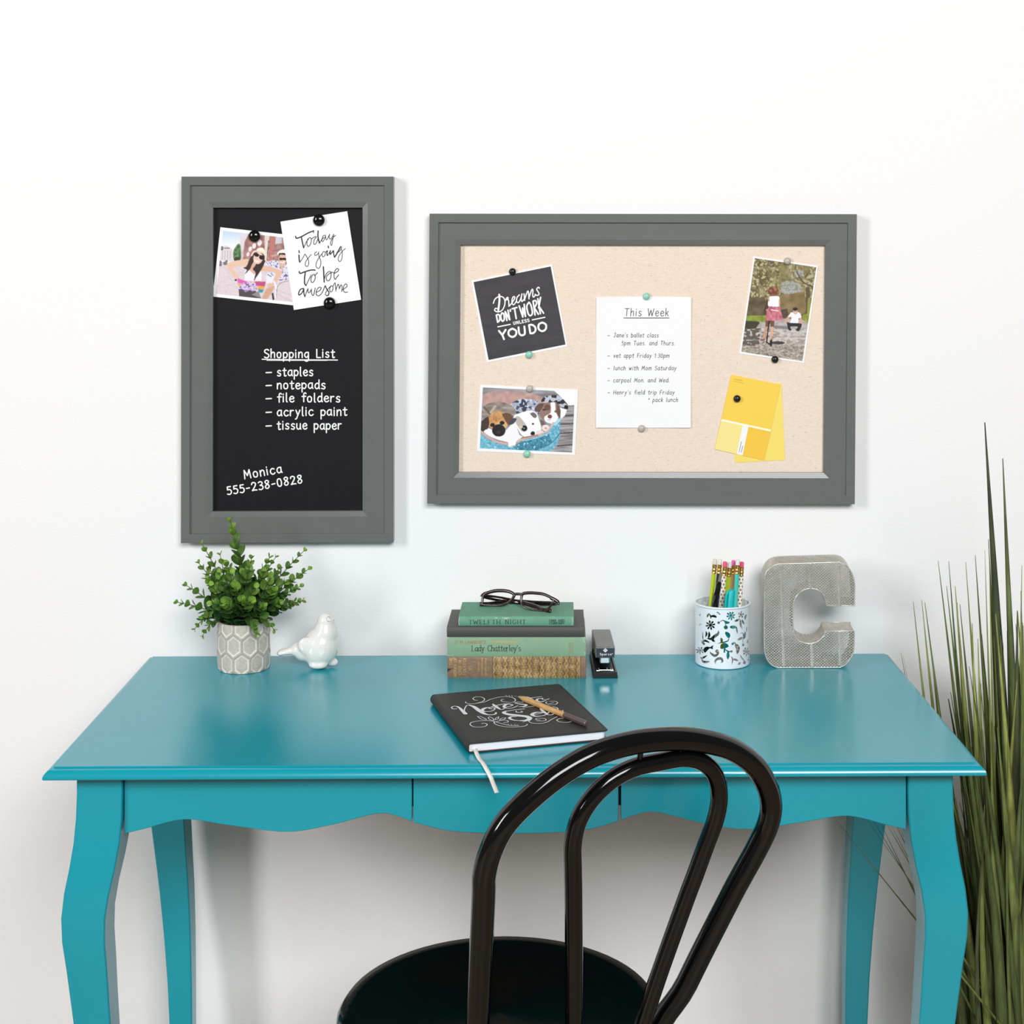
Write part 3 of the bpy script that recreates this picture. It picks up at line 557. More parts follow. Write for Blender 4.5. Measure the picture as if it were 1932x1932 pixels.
cv.line((34, 32, 34), '565 1160 540 1350 515 1530', 22); cv.ell((34, 32, 34), 595, 1540, 24, 60); cv.line((40, 36, 36), '515 1520 600 1580', 22); cv.ell((64, 58, 58), 720, 1535, 110, 26); cv.line((150, 80, 80), '430 1490 480 1480', 26)
cv.line((214, 166, 146), '915 1070 870 1130 850 1190', 42); cv.line((214, 166, 146), '1095 1080 1120 1150 1125 1215', 40)
cv.poly((244, 243, 247), '940 1005 1080 1005 1125 1090 1075 1110 1060 1200 935 1190 950 1090 895 1080', sm=True); cv.ell((210, 162, 144), 1018, 985, 40, 52); cv.ell((44, 36, 36), 1015, 950, 44, 28); cv.line((250, 240, 238), '1005 1010 1030 1010', 10)
cv.poly((44, 44, 48), '868 1175 940 1190 1060 1195 1130 1215 1080 1330 1030 1310 1060 1255 930 1255 950 1310 900 1312', sm=True)
obj('picture', cv.build(lambda x, y: P(x, y, d-.00012)), M_print, t, smooth=0, recalc=False, label='colour picture of a girl and a man on a path')

# paint cards
o_, k_ = (1340, 700), .0932; z = zz(o_, k_)
M_y1 = mat('yellow_card', (247, 223, 112), .55, spec=.3); M_y2 = mat('golden_yellow', (249, 211, 84), .55, spec=.3); M_y3 = mat('pale_yellow', (249, 230, 146), .55, spec=.3); M_y4 = mat('amber_yellow', (247, 201, 70), .55, spec=.3)
t, d = card('paint_card', [z(420, 330), z(1440, 240), z(1515, 1805), z(500, 1855)], .0106, 'plain yellow paint sample card behind the striped one', 'paint card', M_y1)
t, d = card('paint_card', [z(425, 75), z(1425, 275), z(1085, 1808), z(88, 1582)], .0114, 'yellow paint sample card with a white stripe and two lower swatches', 'paint card', M_y2)
M_cream = mat('cream_print', (254, 249, 226), .55, spec=.3)
def flat(name, pts, m, off=.0001, label=None):
    mb = MB(); mb.add([P(*z(*p), d-off) for p in pts], [tuple(range(len(pts)))[::-1]]); return obj(name, mb, m, t, smooth=0, recalc=False, label=label)
flat('stripe', [(230, 972), (1232, 1188), (1222, 1225), (222, 1010)], M_cream, .0001, 'cream stripe')
flat('swatch', [(222, 1010), (655, 1103), (535, 1683), (90, 1582)], M_y3, .0001, 'pale yellow swatch'); flat('swatch', [(775, 1129), (1222, 1225), (1087, 1806), (655, 1710)], M_y4, .0001, 'amber swatch')
flat('stripe', [(655, 1103), (775, 1129), (655, 1710), (535, 1683)], M_paper, .00012, 'white centre strip')
mb = MB(); mp = lambda x, y: P(x, y, d-.00025)
for (a, b_), wd in ((((475, 160), (655, 195)), 1.3), (((475, 205), (665, 245)), .9)):
    n = 9
    for i in range(n):
        p = [a[0]+(b_[0]-a[0])*(i+.15)/n, a[1]+(b_[1]-a[1])*(i+.15)/n]; r = [a[0]+(b_[0]-a[0])*(i+.8)/n, a[1]+(b_[1]-a[1])*(i+.8)/n]; ribbon(mb, [z(*p), z(*r)], wd, mp)
obj('small_print', mb, mat('brown_print', (214, 172, 60), .6), t, smooth=0, recalc=False)
mb = MB()
for x0, y0, x1, y1 in ((585, 1640, 632, 1425), (627, 1650, 660, 1510)):
    for i in range(10):
        a = (x0+(x1-x0)*(i+.1)/10, y0+(y1-y0)*(i+.1)/10); b_ = (x0+(x1-x0)*(i+.75)/10, y0+(y1-y0)*(i+.75)/10); ribbon(mb, [z(*a), z(*b_)], 1.1, mp)
obj('small_print', mb, mat('grey_print', (140, 142, 150), .6), t, smooth=0, recalc=False)

# ------------------------------------------------------------------ potted plant
M_pot = mat('glazed_cement', (200, 192, 182), .5, vcol=True, noise=(220, .10, (1, 1, 1)), spec=.4)
pc = Vector(((460-CX)*2.413/F, 2.413-CAMD, ZT)); PR, PH = .0387, .0715
plant = thing('potted_plant', pc, 'green leafy plant in a grey honeycomb pot below the chalkboard', 'potted plant')
NA, NZ = 300, 90; L = []; cols = []
for j in range(NZ+1):
    row = []
    for i in range(NA):
        a = 2*math.pi*i/NA; zz_ = PH*j/NZ
        s = ((a/(2*math.pi))*10+.33); tt = (zz_-.0135)/.0277     # column and row units
        best = 9; bd = 0
        r0 = round(tt)
        for rr in (r0-1, r0, r0+1):
            sh = .5*(rr % 2); c0 = round(s-sh)+sh
            for cc in (c0-1, c0, c0+1):
                dx, dy = s-cc, (tt-rr)*.866
                h = max(abs(dx), abs(dx*.5+dy*.866), abs(dx*.5-dy*.866))
                best = min(best, h)
        e = .5-best
        ridge = max(0, 1-max(0, e-.045)/.05) if e < .12 else 0
        ridge = min(1, ridge)
        prof_r = PR*(.965+.035*min(1, zz_/.008))*(1+.012*math.sin(math.pi*zz_/PH))
        r = prof_r+.0013*ridge-.0006
        row.append((pc.x+r*math.cos(a), pc.y+r*math.sin(a), pc.z+.0006+zz_))
        wht = max(0, 1-abs(e-.11)/.05); k = np.array(lin((196, 188, 176)))
        if ridge > .6: k = np.array(lin((182, 172, 160)))
        k = k*(1-.85*wht)+np.array(lin((240, 238, 234)))*.85*wht
        cols.append(tuple(k))
    L.append(row)
mb = MB(); mb.loops(L, cap0=True, col=cols)
lip = [(PR*.985, PH), (PR*.93, PH+.0006), (PR*.9, PH-.003), (PR*.88, PH-.012)]
mb.loops([[(pc.x+r*math.cos(2*math.pi*i/60), pc.y+r*math.sin(2*math.pi*i/60), pc.z+.0006+h) for i in range(60)] for r, h in lip], col=lin((206, 199, 190)))
obj('pot', mb, M_pot, plant, smooth=60, label='grey honeycomb pot')
mb = MB(); mb.lathe([(.0001, PH-.006), (PR*.6, PH-.007), (PR*.89, PH-.0095)], pc, 'Z', 40); obj('soil', mb, mat('dark_soil', (58, 42, 30), .9, bump=(300, .8, .003)), plant, smooth=60)
M_leaf = mat('leaf_green', (60, 110, 50), .42, vcol=True, spec=.4, noise=(160, .12, (1, 1, 1))); M_stem = mat('stem_green', (74, 104, 48), .5)
def leaf(mb, b, dr, nrm, Lf, Wf, col):
    dr = dr.normalized(); nrm = (nrm-dr*nrm.dot(dr)).normalized(); sd = dr.cross(nrm); vs = []; cl = []
    for i, (tt, ww) in enumerate(((0, .06), (.12, .5), (.35, .95), (.6, 1.0), (.82, .72), (.95, .34), (1, .04))):
        for s_ in (-1, -.5, 0, .5, 1):
            vs.append(b+dr*Lf*tt+sd*(Wf*.5*ww*s_)+nrm*(Lf*(.12*s_*s_*ww+.10*tt*tt)))
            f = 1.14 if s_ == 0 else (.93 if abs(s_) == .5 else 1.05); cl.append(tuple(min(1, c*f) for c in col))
    mb.add(vs, [(r*5+q_, r*5+q_+1, (r+1)*5+q_+1, (r+1)*5+q_) for r in range(6) for q_ in range(4)], 0, cl)
def sprig(tip, mid_off, nn, big, dark=0.0):
    base = pc+Vector((random.uniform(-.018, .018), random.uniform(-.018, .012), PH-.012))
    mid = base.lerp(tip, .5)+mid_off
    pts = [base*(1-t)**2+mid*2*t*(1-t)+tip*t*t for t in [i/14 for i in range(15)]]
    mb = MB(); g = lin((70, 98, 46))
    mb.tube(pts, [.0012*(1-.6*i/14) for i in range(15)], 6, 1, col=g)
    ang = random.uniform(0, 3)
    for k in range(nn):
        t = .22+.76*(k/(nn-1))**.9; i = t*14; a = int(min(i, 13)); p = pts[a].lerp(pts[a+1], i-a); dr = (pts[a+1]-pts[a]).normalized()
        size = big*1.42*(1-.64*t**1.6); ang += math.pi/2+random.uniform(-.35, .35)
        u = dr.cross(Vector((.3, .8, .2))).normalized(); v = dr.cross(u)
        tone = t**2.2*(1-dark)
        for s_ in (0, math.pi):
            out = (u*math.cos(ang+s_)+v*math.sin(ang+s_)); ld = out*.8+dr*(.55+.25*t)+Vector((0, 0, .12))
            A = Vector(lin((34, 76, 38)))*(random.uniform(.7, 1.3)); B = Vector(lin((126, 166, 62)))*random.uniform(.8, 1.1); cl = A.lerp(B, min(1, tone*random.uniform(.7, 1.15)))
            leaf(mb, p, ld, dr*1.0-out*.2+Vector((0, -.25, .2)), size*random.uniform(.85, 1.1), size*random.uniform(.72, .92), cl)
    return mb
tips = [(650, 112, 0, 11, .020), (365, 338, -.01, 8, .014), (335, 530, .0, 7, .014), (548, 448, .02, 6, .015), (860, 485, .01, 8, .016), (1040, 475, .0, 8, .015), (1100, 470, .025, 7, .012), (1385, 405, .0, 9, .014), (1428, 590, -.01, 9, .015), (1345, 760, -.02, 9, .014), (1365, 905, .0, 9, .014),
        (1085, 1195, -.045, 7, .014), (915, 1235, -.058, 7, .015), (375, 1255, -.03, 8, .012), (295, 1190, -.02, 8, .012), (125, 920, -.005, 9, .015), (215, 755, .0, 7, .015), (375, 1075, -.03, 7, .015), (860, 905, -.072, 6, .019), (590, 930, -.07, 6, .021), (985, 960, -.055, 6, .015), (1250, 690, -.03, 7, .018),
        (540, 640, -.045, 7, .020), (780, 640, -.03, 7, .020), (980, 620, -.03, 7, .018), (700, 760, -.06, 6, .020), (470, 760, -.04, 6, .019), (1080, 800, -.05, 6, .019), (720, 480, .0, 7, .020), (900, 780, -.06, 5, .018), (450, 600, .02, 7, .018), (1130, 590, .02, 7, .018), (660, 640, -.055, 6, .02), (1180, 880, .03, 7, .017), (560, 820, .03, 7, .017), (620, 560, -.02, 8, .02), (840, 560, -.05, 7, .02), (1050, 680, -.055, 6, .02), (420, 690, .0, 7, .02), (760, 900, -.055, 6, .02), (1130, 930, -.02, 7, .018), (480, 930, -.045, 6, .019)]
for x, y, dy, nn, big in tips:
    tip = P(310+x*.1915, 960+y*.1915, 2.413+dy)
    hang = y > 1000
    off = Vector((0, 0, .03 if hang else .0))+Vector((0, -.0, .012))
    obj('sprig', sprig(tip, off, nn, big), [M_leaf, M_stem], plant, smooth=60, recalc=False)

# ------------------------------------------------------------------ ceramic bird
M_cer = mat('white_ceramic', (238, 236, 230), .12, coat=.5, spec=.5)
DBR = 2.415
def bz(x, y, dy=0): return P(310+x*.1915, 960+y*.1915, DBR+dy)
KM = .1915*DBR/F
def ellipsoid(mb, x, y, rx, ry, rz, rot=0, dy=0, tilt=0):
    c = bz(x, y, dy); R = Matrix.Rotation(math.radians(rot), 3, 'Y') @ Matrix.Rotation(math.radians(tilt), 3, 'Z'); L = []
    for j in range(1, 12):
        th = math.pi*j/12; L.append([c+R @ Vector((rx*KM*math.sin(th)*math.cos(2*math.pi*i/20), ry*KM*math.sin(th)*math.sin(2*math.pi*i/20), rz*KM*math.cos(th))) for i in range(20)])
    mb.loops(L, cap0=True, cap1=True)
mb = MB()
ellipsoid(mb, 1535, 1400, 182, 165, 200, 18)
ellipsoid(mb, 1580, 1290, 130, 130, 160, 10); ellipsoid(mb, 1592, 1150, 88, 90, 96, 0); ellipsoid(mb, 1590, 1215, 104, 106, 100, 0)
ellipsoid(mb, 1420, 1420, 150, 120, 110, -30); ellipsoid(mb, 1330, 1415, 105, 80, 72, -20)
ellipsoid(mb, 1245, 1435, 90, 60, 38, -17); ellipsoid(mb, 1165, 1452, 62, 62, 32, -14)
ellipsoid(mb, 1425, 1400, 118, 40, 92, 28, -.0165)
ellipsoid(mb, 1660, 1125, 24, 22, 16, 0, -.004)
ellipsoid(mb, 1515, 1574, 96, 62, 44, 0, -.012); ellipsoid(mb, 1655, 1550, 62, 50, 40, 0, .001); ellipsoid(mb, 1545, 1510, 120, 110, 70, 0)
zb = min(p[2] for p in mb.v); mb.v = [(p[0], p[1], p[2]+(ZT+.0004-zb)) for p in mb.v]
birdc = bz(1540, 1590)
bird = thing('bird_figurine', (birdc.x, birdc.y, ZT), 'glossy white ceramic bird figurine beside the potted plant', 'figurine')
ob = obj('body', mb, M_cer, bird, smooth=180)
rm = ob.modifiers.new('fuse', 'REMESH'); rm.mode = 'VOXEL'; rm.voxel_size = .0013; rm.use_smooth_shade = True
sm = ob.modifiers.new('smooth', 'SMOOTH'); sm.factor = .5; sm.iterations = 22
ez = ZT+.0004-zb
mb = MB(); c = bz(1622, 1118, -.0138)+Vector((0, 0, ez)); n_ = Vector((.35, -.93, .12)).normalized(); u = n_.cross(Vector((0, 0, 1))).normalized(); v = n_.cross(u)
mb.tube([c+(u*math.cos(a)+v*math.sin(a))*.0038 for a in [2*math.pi*i/24 for i in range(24)]], .0007, 8, closed=True); obj('eye', mb, M_cer, bird, smooth=180)

# ------------------------------------------------------------------ stacked books
def px2(d, x, y): return P(x, y, d)
M_pages = mat('aged_pages', (222, 208, 178), .8, noise=(260, .12, (.2, .2, 6)))
def book(name, x0, x1, ytop, ybot, d, depth, m_cover, label, bul=.0022, board=.0022, z0=None, z1=None):
    X0, X1 = P(x0, 0, d).x, P(x1, 0, d).x; Y0 = d-CAMD; Y1 = Y0+depth
    Z0 = z0 if z0 is not None else P(0, ybot, d).z; Z1 = z1 if z1 is not None else P(0, ytop, d).z
    t = thing(name, ((X0+X1)/2, (Y0+Y1)/2, Z0), label, 'book', 'books stacked on the desk')
    # cover: spine bulging forward and two boards, one U-shaped section
    N = 12; h = Z1-Z0
    outer = [(Y1, Z0)]+[(Y0+bul-bul*math.sin(math.pi*(i/N))**.7-.0, Z0+h*i/N) for i in range(N+1)]+[(Y1, Z1)]
    inner = [(Y1, Z1-board)]+[(Y0+bul+.0012, Z1-board), (Y0+bul+.0012, Z0+board)]+[(Y1, Z0+board)]
    sec = outer+inner
    mb = MB(); mb.prism([(X0, y, z_) for y, z_ in sec], [(X1, y, z_) for y, z_ in sec]); obj('cover', mb, m_cover, t, smooth=30, bevel=.0005)
    mb = MB(); mb.box(X0+.003, X1-.003, Y0+bul+.0016, Y1-.003, Z0+board+.0001, Z1-board-.0001); obj('pages', mb, M_pages, t, smooth=0)
    def spine(off=.0003):
        def mp(x, y):
            p = P(x, y, d); f = min(max((p.z-Z0)/h, 0), 1); yy = Y0+bul-bul*math.sin(math.pi*f)**.7-off
            return Vector((p.x, yy, p.z))
        return mp
    return t, spine, (X0, X1, Y0, Y1, Z0, Z1)
D1 = 2.3555
M_brown = mat('brown_cloth', (136, 108, 82), .55, vcol=True, spec=.4)
z1_ = P(0, 1240.5, D1).z
bt, sp, _ = book('book', 845, 1105.5, 1240.5, 1280, D1, .118, mat('brown_boards', (112, 88, 74), .6, bump=(500, .3, .001)), 'thick brown book with gold tooling at the bottom of the stack', z0=ZT+.0003, z1=z1_)
k_ = .07764
cv = Canvas([(118, 128), (3478, 115), (3478, 640), (118, 655)], 520, 80, (835, 1230), k_, (134, 108, 86))
al = np.ones(len(cv.X), bool); cv.noise(al, 10, 60, 40)
orn = (cv.X > 1225) & (cv.X < 3330)
cv.put(orn, (148, 118, 78), 1); gold = (188, 150, 90)
fx = ((cv.X-1225)/297) % 1; fy = ((cv.Y-210)/160) % 1
tri = np.abs(fy-.5)*2
band = orn & (np.abs(np.abs(fx-.5)*2-(.45+.30*tri)) < .10); cv.put(band, (122, 96, 68), 1)
band = orn & (np.abs(np.abs(fx-.5)*2-(.70+.30*tri)) < .07); cv.put(band, gold, .9)
cv.put(orn & (np.abs(fx-.5) < .12) & (np.hypot((fx-.5)*297, (fy-.5)*160) > 22) & (np.hypot((fx-.5)*297, (fy-.5)*160) < 40), gold, .9)
cv.put(orn & (np.hypot((fx-.5)*297, (fy-.5)*160) < 12), (104, 80, 56), 1)
cv.put(orn & (np.hypot((fx-.5)*297, np.minimum(fy, 1-fy)*160) < 26), gold, .8)
cv.noise(orn, 26, 20); cv.noise(orn, 20, 260, 90)
cv.line((176, 140, 88), '3335 130 3335 640', 14); cv.line((92, 72, 60), '3360 130 3360 640', 14)
cv.line((92, 72, 60), '1215 130 1215 650', 12)
cv.poly((60, 46, 40), '118 400 180 405 310 385 200 425 118 490')
s1 = cv.build(sp(.0003)); obj('gilt_spine', s1, M_brown, bt, smooth=60, recalc=False, label='brown cloth spine with gold floral tooling')
M_gold = mat('gold_leaf', (214, 172, 108), .4, metal=.3)
mb = MB(); mp = sp(.0006); z = zz((835, 1230), k_)
for s_, xb, y0, y1 in (('THE', 240, 320, 150), ('WORKS OF', 340, 600, 145), ('LYOF N', 455, 550, 205), ('TOLSTOI', 570, 570, 160), ('VI', 700, 440, 345)):
    text(mb, s_, z(xb, y0), z(xb, y1), 5.2, .75, mp, serif=True, gap=2.6)
for x, y0, y1 in ((880, 470, 260), (965, 570, 150), (1055, 590, 150)):
    ya = y0
    while ya > y1:
        L_ = random.uniform(14, 34); ribbon(mb, [z(x-24, ya), z(x-24+random.uniform(20, 46), ya-L_*.2)], .6, mp)
        if random.random() < .6: ribbon(mb, [z(x+random.uniform(-18, 18), ya), z(x+random.uniform(-18, 18), ya-L_)], .6, mp)
        ya -= 26
obj('spine_lettering', mb, M_gold, bt, smooth=0, recalc=False, label='worn gold lettering')

z2_ = P(0, 1203, D1).z
M_sage = mat('sage_cloth', (136, 168, 138), .7, bump=(700, .25, .001), noise=(60, .05, (1, 1, 1)))
bt, sp, _ = book('book', 843.5, 1105.5, 1203, 1240.5, D1, .122, M_sage, 'pale sage green book lying between the brown book and the dark grey book', z0=z1_+.0002, z1=z2_)
z = zz((835, 1190), .14234); mp = sp(.0003)
mb = MB(); text(mb, "Lady Chatterley's", z(385, 270), z(1038, 270), 10.6, 1.0, mp, serif=True, nib=.55, gap=1.2); obj('spine_title', mb, mat('dark_title_ink', (44, 52, 50), .7), bt, smooth=0, recalc=False, label='dark serif title')
mb = MB(); text(mb, 'D H LAWRENCE', z(165, 172), z(578, 170), 5.2, .8, mp, serif=True, nib=.6, gap=2.2)
obj('author_lettering', mb, mat('rust_ink', (172, 128, 98), .7), bt, smooth=0, recalc=False, label='rust red author lettering'); mb = MB()
for x in (1685, 1718):
    for i in range(6): ribbon(mb, [z(x-8, 290-i*24-(0 if x > 1700 else -10)), z(x+8, 282-i*24)], .9, mp)
obj('publisher_mark', mb, mat('rust_ink', (172, 128, 98), .7), bt, smooth=0, recalc=False, label='small rust red mark')
mb = MB()
for i in range(12):
    x = 636+i*31; strokes(mb, f'{x} 134 {x+12} 150 {x+12} 150 {x} 166 {x} 166 {x-12} 150 {x-12} 150 {x} 134|{x+15} 138 {x+15} 144|{x+15} 156 {x+15} 163', .7, mp, (835, 1190), .14234)
obj('gilt_ornament', mb, mat('pale_gold_ink', (198, 188, 118), .6), bt, smooth=0, recalc=False, label='pale gold ornament line')
for spec_ in ('62 110 70 98 90 96', '60 325 80 330 130 330 140 318', '1850 95 1880 92 1892 105|1868 100 1872 140 1890 155', '1868 280 1885 285 1888 310 1870 325'):
    mb = MB(); strokes(mb, spec_, .8, mp, (835, 1190), .14234); obj('worn_corner', mb, mat('bare_board', (206, 210, 182), .8), bt, smooth=0, recalc=False, label='pale worn corner')

z3_ = P(0, 1183, 2.3565).z
bt, sp, _ = book('book', 843, 1103, 1183, 1203, 2.3565, .110, mat('charcoal_cloth', (80, 77, 75), .55, bump=(500, .25, .001), spec=.4), 'plain dark charcoal grey book under the small green book', z0=z2_+.0002, z1=z3_)
D4 = 2.3585; z4_ = P(0, 1163.5, D4).z
M_green = mat('green_cloth', (104, 160, 134), .7, bump=(700, .25, .001), noise=(80, .06, (1, 1, 1)))
bt, sp, bb = book('book', 865, 1083, 1163.5, 1182.5, D4, .094, M_green, 'small green book on top of the stack under the eyeglasses', z0=z3_+.0002, z1=z4_)
z = zz((780, 1090), .2174); mp = sp(.0003)
mb = MB(); text(mb, 'TWELFTH NIGHT', z(480, 402), z(974, 400), 7.4, 1.05, mp, serif=True, nib=.5, gap=3.4)
obj('spine_title', mb, mat('dark_title_ink', (44, 52, 50), .7), bt, smooth=0, recalc=False, label='black serif title'); mb = MB()
text(mb, 'GINN AND', z(1178, 381), z(1310, 380), 4.0, .8, mp, serif=True, nib=.6, gap=2); text(mb, 'COMPANY', z(1178, 404), z(1310, 403), 4.0, .8, mp, serif=True, nib=.6, gap=2)
obj('publisher_lettering', mb, mat('dark_title_ink', (44, 52, 50), .7), bt, smooth=0, recalc=False, label='small black publisher lettering')
for x in (412, 432, 1342, 1362):
    mb = MB(); ribbon(mb, [z(x, 345), z(x, 420)], 1.0, mp); obj('spine_rule', mb, mat('pale_blue_ink', (132, 182, 184), .7), bt, smooth=0, recalc=False, label='pale blue rule')
for spec_ in ('598 346 600 352', '705 349 730 350', '770 349 835 350', '790 356 815 357', '398 352 393 380 397 415', '1374 350 1381 370 1376 412'):
    mb = MB(); strokes(mb, spec_, .9, mp, (780, 1090), .2174); obj('worn_patch', mb, mat('bare_board', (206, 210, 182), .8), bt, smooth=0, recalc=False, label='pale worn patch')

# ------------------------------------------------------------------ eyeglasses
M_tort = mat('tortoiseshell', (42, 22, 18), .15, coat=.3, noise=(140, .7, (1, 1, 1)), spec=.5)
k_ = 180/1932; z = zz((890, 1100), k_)
A = P(*z(215, 455), 0) if False else onz(*z(210, 470), z4_); B = onz(*z(1460, 575), z4_)
dirx = (B-A); dirx.z = 0; dirx.normalize(); lean = Vector((-dirx.y, dirx.x, 0))
upv = (Vector((0, 0, 1))*math.cos(.42)+lean*math.sin(.42)); nrm = dirx.cross(upv); nrm.normalize()
O = A+Vector((0, 0, .004))
def gpl(x, y, off=0):
    px, py = z(x, y); r = Vector(((px-CX)/F, 1, -(py-CY)/F)); c = Vector((0, -CAMD, CAMZ)); tt = (O-c).dot(nrm)/r.dot(nrm); return c+r*tt+nrm*off
gl = thing('eyeglasses', (A.x+.05, A.y, z4_), 'dark tortoiseshell eyeglasses folded on top of the book stack', 'eyeglasses')
RL = '330 195 470 160 620 155 760 175 850 225 850 280 770 370 680 430 560 455 400 450 250 440 215 410 225 310 262 230'
RR = '1030 225 1150 200 1300 205 1450 225 1590 285 1650 340 1630 420 1540 520 1420 560 1250 545 1080 500 1015 440 1005 330'
mb = MB()
for spec_ in (RL, RR):
    p = nums(spec_); q_ = cr(p+[p[0]], 6, closed=True)[0][:-1]
    mb.tube([gpl(x, y) for x, y in q_], [.0018+.0010*max(0, 1-(y-150)/260) for x, y in q_], 8, closed=True, flat=.9)
def bar(pts, r, flat_=.7): mb.tube([gpl(x, y, .0) for x, y in cr1(pts, 5)], r, 8, flat=flat_)
bar([(845, 235), (880, 225), (950, 222), (1010, 230), (1040, 240)], .0022); bar([(330, 195), (260, 215), (215, 250), (200, 280)], .0024); bar([(1600, 300), (1690, 345), (1750, 390), (1740, 440)], .0030)
bar([(820, 330), (845, 270), (880, 235)], .0020); bar([(1015, 360), (1010, 280), (1010, 240)], .0018)
obj('front_frame', mb, M_tort, gl, smooth=180)
M_lens = mat('clear_lens', (255, 255, 255), .02, trans=1, ior=1.03, spec=.3)
for spec_ in (RL, RR):
    q_ = [p for p in cr1(nums(spec_)+[nums(spec_)[0]], 4)][:-1]
    mb = MB(); mb.prism([gpl(x, y, .0003) for x, y in q_], [gpl(x, y, -.0003) for x, y in q_]); obj('lens', mb, M_lens, gl, smooth=0)
h1 = gpl(215, 250); h2 = gpl(1745, 400)
camp = Vector((0, -CAMD, CAMZ))
def behind(x, y, dl): p = gpl(x, y); q_ = camp+(p-camp)*(1+dl); q_.z = max(q_.z, z4_+.0026); return tuple(q_)
for pth, rads in (([(215, 250, .0), (290, 275, .005), (640, 335, .011), (1000, 400, .012), (1300, 478, .006), (1490, 560, .0), (1600, 592, -.0015)], (.0030, .0042, .0034, .0030, .0040)), ([(1745, 400, .0), (1660, 415, .010), (1300, 425, .015), (920, 412, .015), (600, 435, .010), (330, 455, .003), (165, 462, .0)], (.0032, .0036, .0032, .0030, .0040))):
    Lp = [Vector(p) for p in cr1([behind(*p) for p in pth], 6)]; n = len(Lp)
    mb = MB(); mb.tube(Lp, [float(np.interp(i/(n-1), [0, .3, .6, .8, 1], rads)) for i in range(n)], 10, flat=.5, ref=(0, 0, 1)); obj('temple_arm', mb, M_tort, gl, smooth=180)
for x, y in ((262, 185), (242, 222), (1700, 322), (1675, 358)):
    mb = MB(); c = gpl(x, y, -.0022 if True else 0); mb.lathe([(.0005, 0), (.0005, .0006), (.0001, .0008)], c, 'Y', 10, cap1=True)
    obj('rivet', mb, mat('silver', (220, 220, 220), .2, metal=1), gl, smooth=40)

# ------------------------------------------------------------------ stapler
M_blk = mat('satin_black_plastic', (22, 22, 24), .35, spec=.5); M_hammer = mat('hammered_black', (132, 129, 126), .38, metal=.35, bump=(420, .9, .002)); M_chrome = mat('chrome', (225, 228, 230), .12, metal=1)
z = zz((1100, 1175), 80/1344)
sf = P(1142.3, 1280, 2.3555); sb = P(1133.3, 1280, 2.475); ang = -math.atan2(sb.x-sf.x, .1195)
Ms = Matrix.Translation((sf.x, sf.y, ZT)) @ Matrix.Rotation(ang, 4, 'Z')
st = thing('stapler', (sf.x, sf.y+.06, ZT), 'black stapler standing end on beside the book stack', 'stapler')
mb = MB(); mb.loops([[(-.0186+e, 0+f, zv), (.0186-e, 0+f, zv), (.0178-e, .118-f, zv), (-.0178+e, .118-f, zv)] for e, f, zv in ((0, 0, .0004), (.0012, .0005, .0088), (.0018, .0012, .0092), (.004, .004, .0092), (.0045, .005, .0072))], cap0=True, cap1=True)
obj('base', mb.xform(Ms), M_blk, st, smooth=25, bevel=.0004)
mb = MB(); mb.box(-.009, .009, .010, .022, .0072, .0098); mb.box(-.013, .013, .012, .02, .0072, .0085); obj('anvil', mb.xform(Ms), M_chrome, st, smooth=0, bevel=.0006)
mb = MB()
for zt_, e in ((.0300, 0), (.0450, 0.0), (.0462, .0008)): pass
sec = lambda hw, yv, z0, z1: [(-hw, yv, z0), (hw, yv, z0), (hw, yv, z1-.0012), (hw-.0012, yv, z1), (-hw+.0012, yv, z1), (-hw, yv, z1-.0012)]
mb.loops([sec(.0143, .004, .0296, .0459), sec(.0143, .03, .029, .0459), sec(.0143, .085, .024, .0455), sec(.0143, .112, .010, .0445), sec(.0140, .116, .010, .0435)], cap0=True, cap1=True)
obj('arm', mb.xform(Ms), M_hammer, st, smooth=25, label='hammered black arm')
mb = MB(); mb.box(-.0132, .0132, .0022, .0042, .0300, .0450); obj('nameplate', mb.xform(Ms), mat('gloss_black_plate', (40, 44, 56), .15, spec=.6), st, smooth=0, bevel=.0005, label='glossy dark plate')
mb = MB(); N0 = lambda x, y: Ms @ Vector((x, .0019, y))
text(mb, 'Sparco', (-.0082, .0338), (.0090, .0338), .0030, .0005, lambda x, y: N0(x, y), gap=5, down=False)
strokes(mb, '0 .0435 .0028 .0410 .0028 .0410 0 .0385 0 .0385 -.0028 .0410 -.0028 .0410 0 .0435|-.0008 .0400 .0 .0418 .0 .0418 .0008 .0400', .0009, lambda x, y: N0(x, y)); text(mb, 'TM', (.0094, .0353), (.0112, .0353), .0010, .0002, lambda x, y: N0(x, y), down=False)
obj('plate_lettering', mb, M_whiteink, st, smooth=0, recalc=False, label='white lettering and diamond logo')
mb = MB(); mb.box(-.0078, .0070, .006, .095, .0200, .0300); obj('staple_channel', mb.xform(Ms), M_chrome, st, smooth=0, bevel=.0015)
mb = MB(); mb.box(-.012, .012, .085, .112, .0088, .026); obj('hinge_block', mb.xform(Ms), M_blk, st, smooth=0, bevel=.001)

